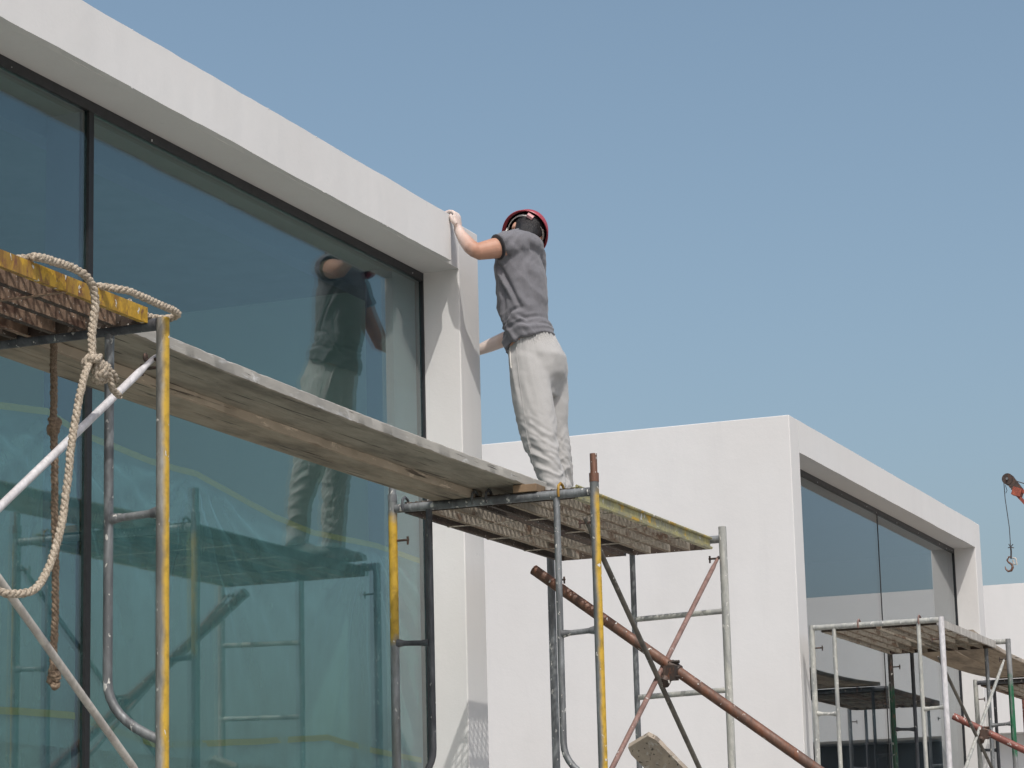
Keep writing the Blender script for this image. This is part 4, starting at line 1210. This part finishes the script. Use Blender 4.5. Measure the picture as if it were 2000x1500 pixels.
# dark sleeve hem
d_ = Vector((-0.72, 0.60, -0.28)).normalized()
hem_c = Vector((12.452, 5.102, 3.470))
u_ = d_.orthogonal().normalized(); v_ = d_.cross(u_)
link('sleeve_hem', MB().tube([hem_c - d_ * 0.012, hem_c - d_ * 0.004, hem_c + d_ * 0.001, hem_c + d_ * 0.004], [0.064, 0.0695, 0.069, 0.062], 24), M['black_cloth'], W)

# trousers
tmb = MB()
tmb.loft(shell(PELV)); tmb.loft(shell(LEGL)); tmb.loft(shell(LEGR))
tmb.ball((12.605, 4.925, 2.83), (0.09, 0.085, 0.15)); tmb.ball((12.755, 4.92, 2.84), (0.09, 0.085, 0.15))
vs, ns, fs = remesh(tmb, 0.006, 26, 0.5)
def tr_fn(p):
    z, y, x = p.z, p.y, p.x
    a = math.atan2(y - 4.95, x - (12.55 if x < 12.67 else 12.8))
    lowk = max(0.0, min(1.0, (2.62 - z) / 0.30))
    d = 0.0
    # crumpled rings below the knee
    d += lowk * 0.0115 * (ridged(Vector((a * 0.9 + z * 2.2, z * 17.0 + math.sin(a * 2 + x * 9) * 0.8, x * 3))) - 0.55)
    d += lowk * 0.006 * noise.noise(Vector((a * 3.0, z * 46.0 + a * 2.2, 3.0)))
    # long soft folds on the thigh
    up = 1 - lowk
    s_ = (y - 4.95) * 1.0 - (z - 2.7) * 0.22
    d += up * 0.011 * (ridged(Vector((s_ * 9.5 + 0.5, z * 1.5, x * 3 + 1))) - 0.6)
    d += up * 0.005 * noise.noise(Vector((s_ * 30, z * 6, 5)))
    # gathers at the waistband
    g_ = math.exp(-((z - 3.0) / 0.05) ** 2)
    d += g_ * 0.006 * math.sin(a * 34 + 3 * noise.noise(p * 8))
    d += 0.0012 * noise.noise(p * 32)
    return d
vs = wrinkle(vs, ns, tr_fn)
TR = link('trousers', MB().add(vs, fs), M['trousers'], W, angle=180)

# side seam and pocket edge, laid on the cloth
def on_cloth(y, z, base_vs=vs):
    best = None
    for v in base_vs:
        if v.x < 12.62:
            q = (v.y - y) ** 2 + (v.z - z) ** 2 + (v.x - 12.4) * 0.0006
            if best is None or q < best[0]: best = (q, v)
    return best[1]
def seam(name, yz, r, mat):
    pts = [on_cloth(y, z) + Vector((-0.0012, 0, 0)) for y, z in yz]
    link(name, MB().tube(resample(pts, 0.01), r, 6), mat, TR)
seam('seam', [(5.03 - 0.012 * k, 2.93 - 0.085 * k) for k in range(11)], 0.0017, M['trousers'])
seam('pocket_edge', [(5.075, 2.94), (5.068, 2.88), (5.058, 2.82)], 0.0030, M['strap'])
# shoes
for cx, cy in ((12.53, 4.84), (12.81, 4.92)):
    mb = MB()
    mb.loft([ell((cx, cy + dy, 1.914 + hz / 2), w_, 0.01, 0, 16) for dy, w_, hz in ((0, 0.01, 0.02),)] * 2) if False else None
    rings = []
    for dy, w_, hz in ((-0.075, 0.022, 0.05), (-0.06, 0.034, 0.085), (-0.01, 0.038, 0.105), (0.05, 0.040, 0.085), (0.11, 0.045, 0.060), (0.16, 0.040, 0.048), (0.19, 0.022, 0.03)):
        rings.append([Vector((cx + w_ * math.cos(a), cy + dy, 1.912 + hz / 2 + hz / 2 * max(-1, min(1, 1.25 * math.sin(a))))) for a in [2 * math.pi * k / 16 for k in range(16)]])
    mb.loft(rings)
    link('shoe', mb, M['shoe'], W)

# hair over the back and sides of the skull, down to the nape
hmb = MB()
hmb.ball(H(0, -0.016, 0.020), (0.0815, 0.090, 0.103), 28, 18, HR)
hmb.ball(H(0, -0.055, -0.045), (0.060, 0.048, 0.060), 20, 12, HR)
hmb.ball(H(0, -0.060, -0.085), (0.046, 0.034, 0.035), 20, 12, HR)
vs, ns, fs = remesh(hmb, 0.005, 4, 0.5)
vs = wrinkle(vs, ns, lambda p: 0.004 * noise.noise(Vector((p.x * 60, p.y * 60, p.z * 22))))
link('hair', MB().add(vs, fs), M['hair'], W, angle=180)

# hard hat
def dome(r_s, r_g, r_u, j0=0.0, off=0.0):
    rings = []
    n, m = 48, 14
    for j in range(m + 1):
        th = math.pi / 2 * (j + 0.15) / (m + 0.15)
        rings.append([HH(math.sin(th) * math.cos(a) * r_s, math.sin(th) * math.sin(a) * r_g, off + math.cos(th) * r_u) for a in [2 * math.pi * k / n for k in range(n)]])
    return rings
OFF = 0.028
outer = dome(0.120, 0.140, 0.112, off=OFF); inner = dome(0.115, 0.135, 0.107, off=OFF)
n = 48
brim_o = [HH(math.cos(a) * 0.131, math.sin(a) * (0.151 + 0.022 * max(0, math.sin(a))), OFF - 0.012) for a in [2 * math.pi * k / n for k in range(n)]]
brim_i = [HH(math.cos(a) * 0.129, math.sin(a) * (0.149 + 0.022 * max(0, math.sin(a))), OFF - 0.016) for a in [2 * math.pi * k / n for k in range(n)]]
mb = MB(); mb.loft(outer + [brim_o, brim_i] + [inner[-1]], cap=False)
mb.add(outer[0], [tuple(range(n))])
hel = link('hard_hat', mb, M['helmet'], W, angle=50)
mb = MB(); mb.loft(inner, cap=False); mb.add(inner[0], [tuple(range(n))])
link('lining', mb, M['helmet_in'], hel, angle=50)
mb = MB()
for z0, z1, rr in ((OFF - 0.008, OFF + 0.008, 0),):
    rings = []
    for k in range(49):
        a = 2 * math.pi * k / 48
        dz = -0.022 * max(0, -math.sin(a)) ** 2
        c_, s_ = math.cos(a), math.sin(a)
        rings.append([HH(c_ * 0.098, s_ * 0.118, z0 + dz), HH(c_ * 0.102, s_ * 0.122, z0 + dz), HH(c_ * 0.102, s_ * 0.122, z1 + dz), HH(c_ * 0.098, s_ * 0.118, z1 + dz)])
    mb.loft(rings)
link('headband', mb, M['strap'], hel, smooth=False)
mb = MB(); mb.box((-0.018, -0.012, -0.012), (0.018, 0.004, 0.012))
mb.v = [tuple(HH(v[0] + 0.02, v[1] - 0.122, v[2] + OFF - 0.03)) for v in mb.v]
link('buckle', mb, M['buckle'], hel, smooth=False)
for s in (-1, 1):
    link('strap', MB().tube([HH(s * 0.099, 0.03, OFF - 0.01), HH(s * 0.092, 0.02, -0.03), HH(s * 0.070, 0.03, -0.08), HH(s * 0.03, 0.045, -0.112)], 0.004, 8), M['strap'], hel)

print('objects', len(S.objects), 'tris', sum(len(o.data.polygons) for o in S.objects if o.type == 'MESH'))
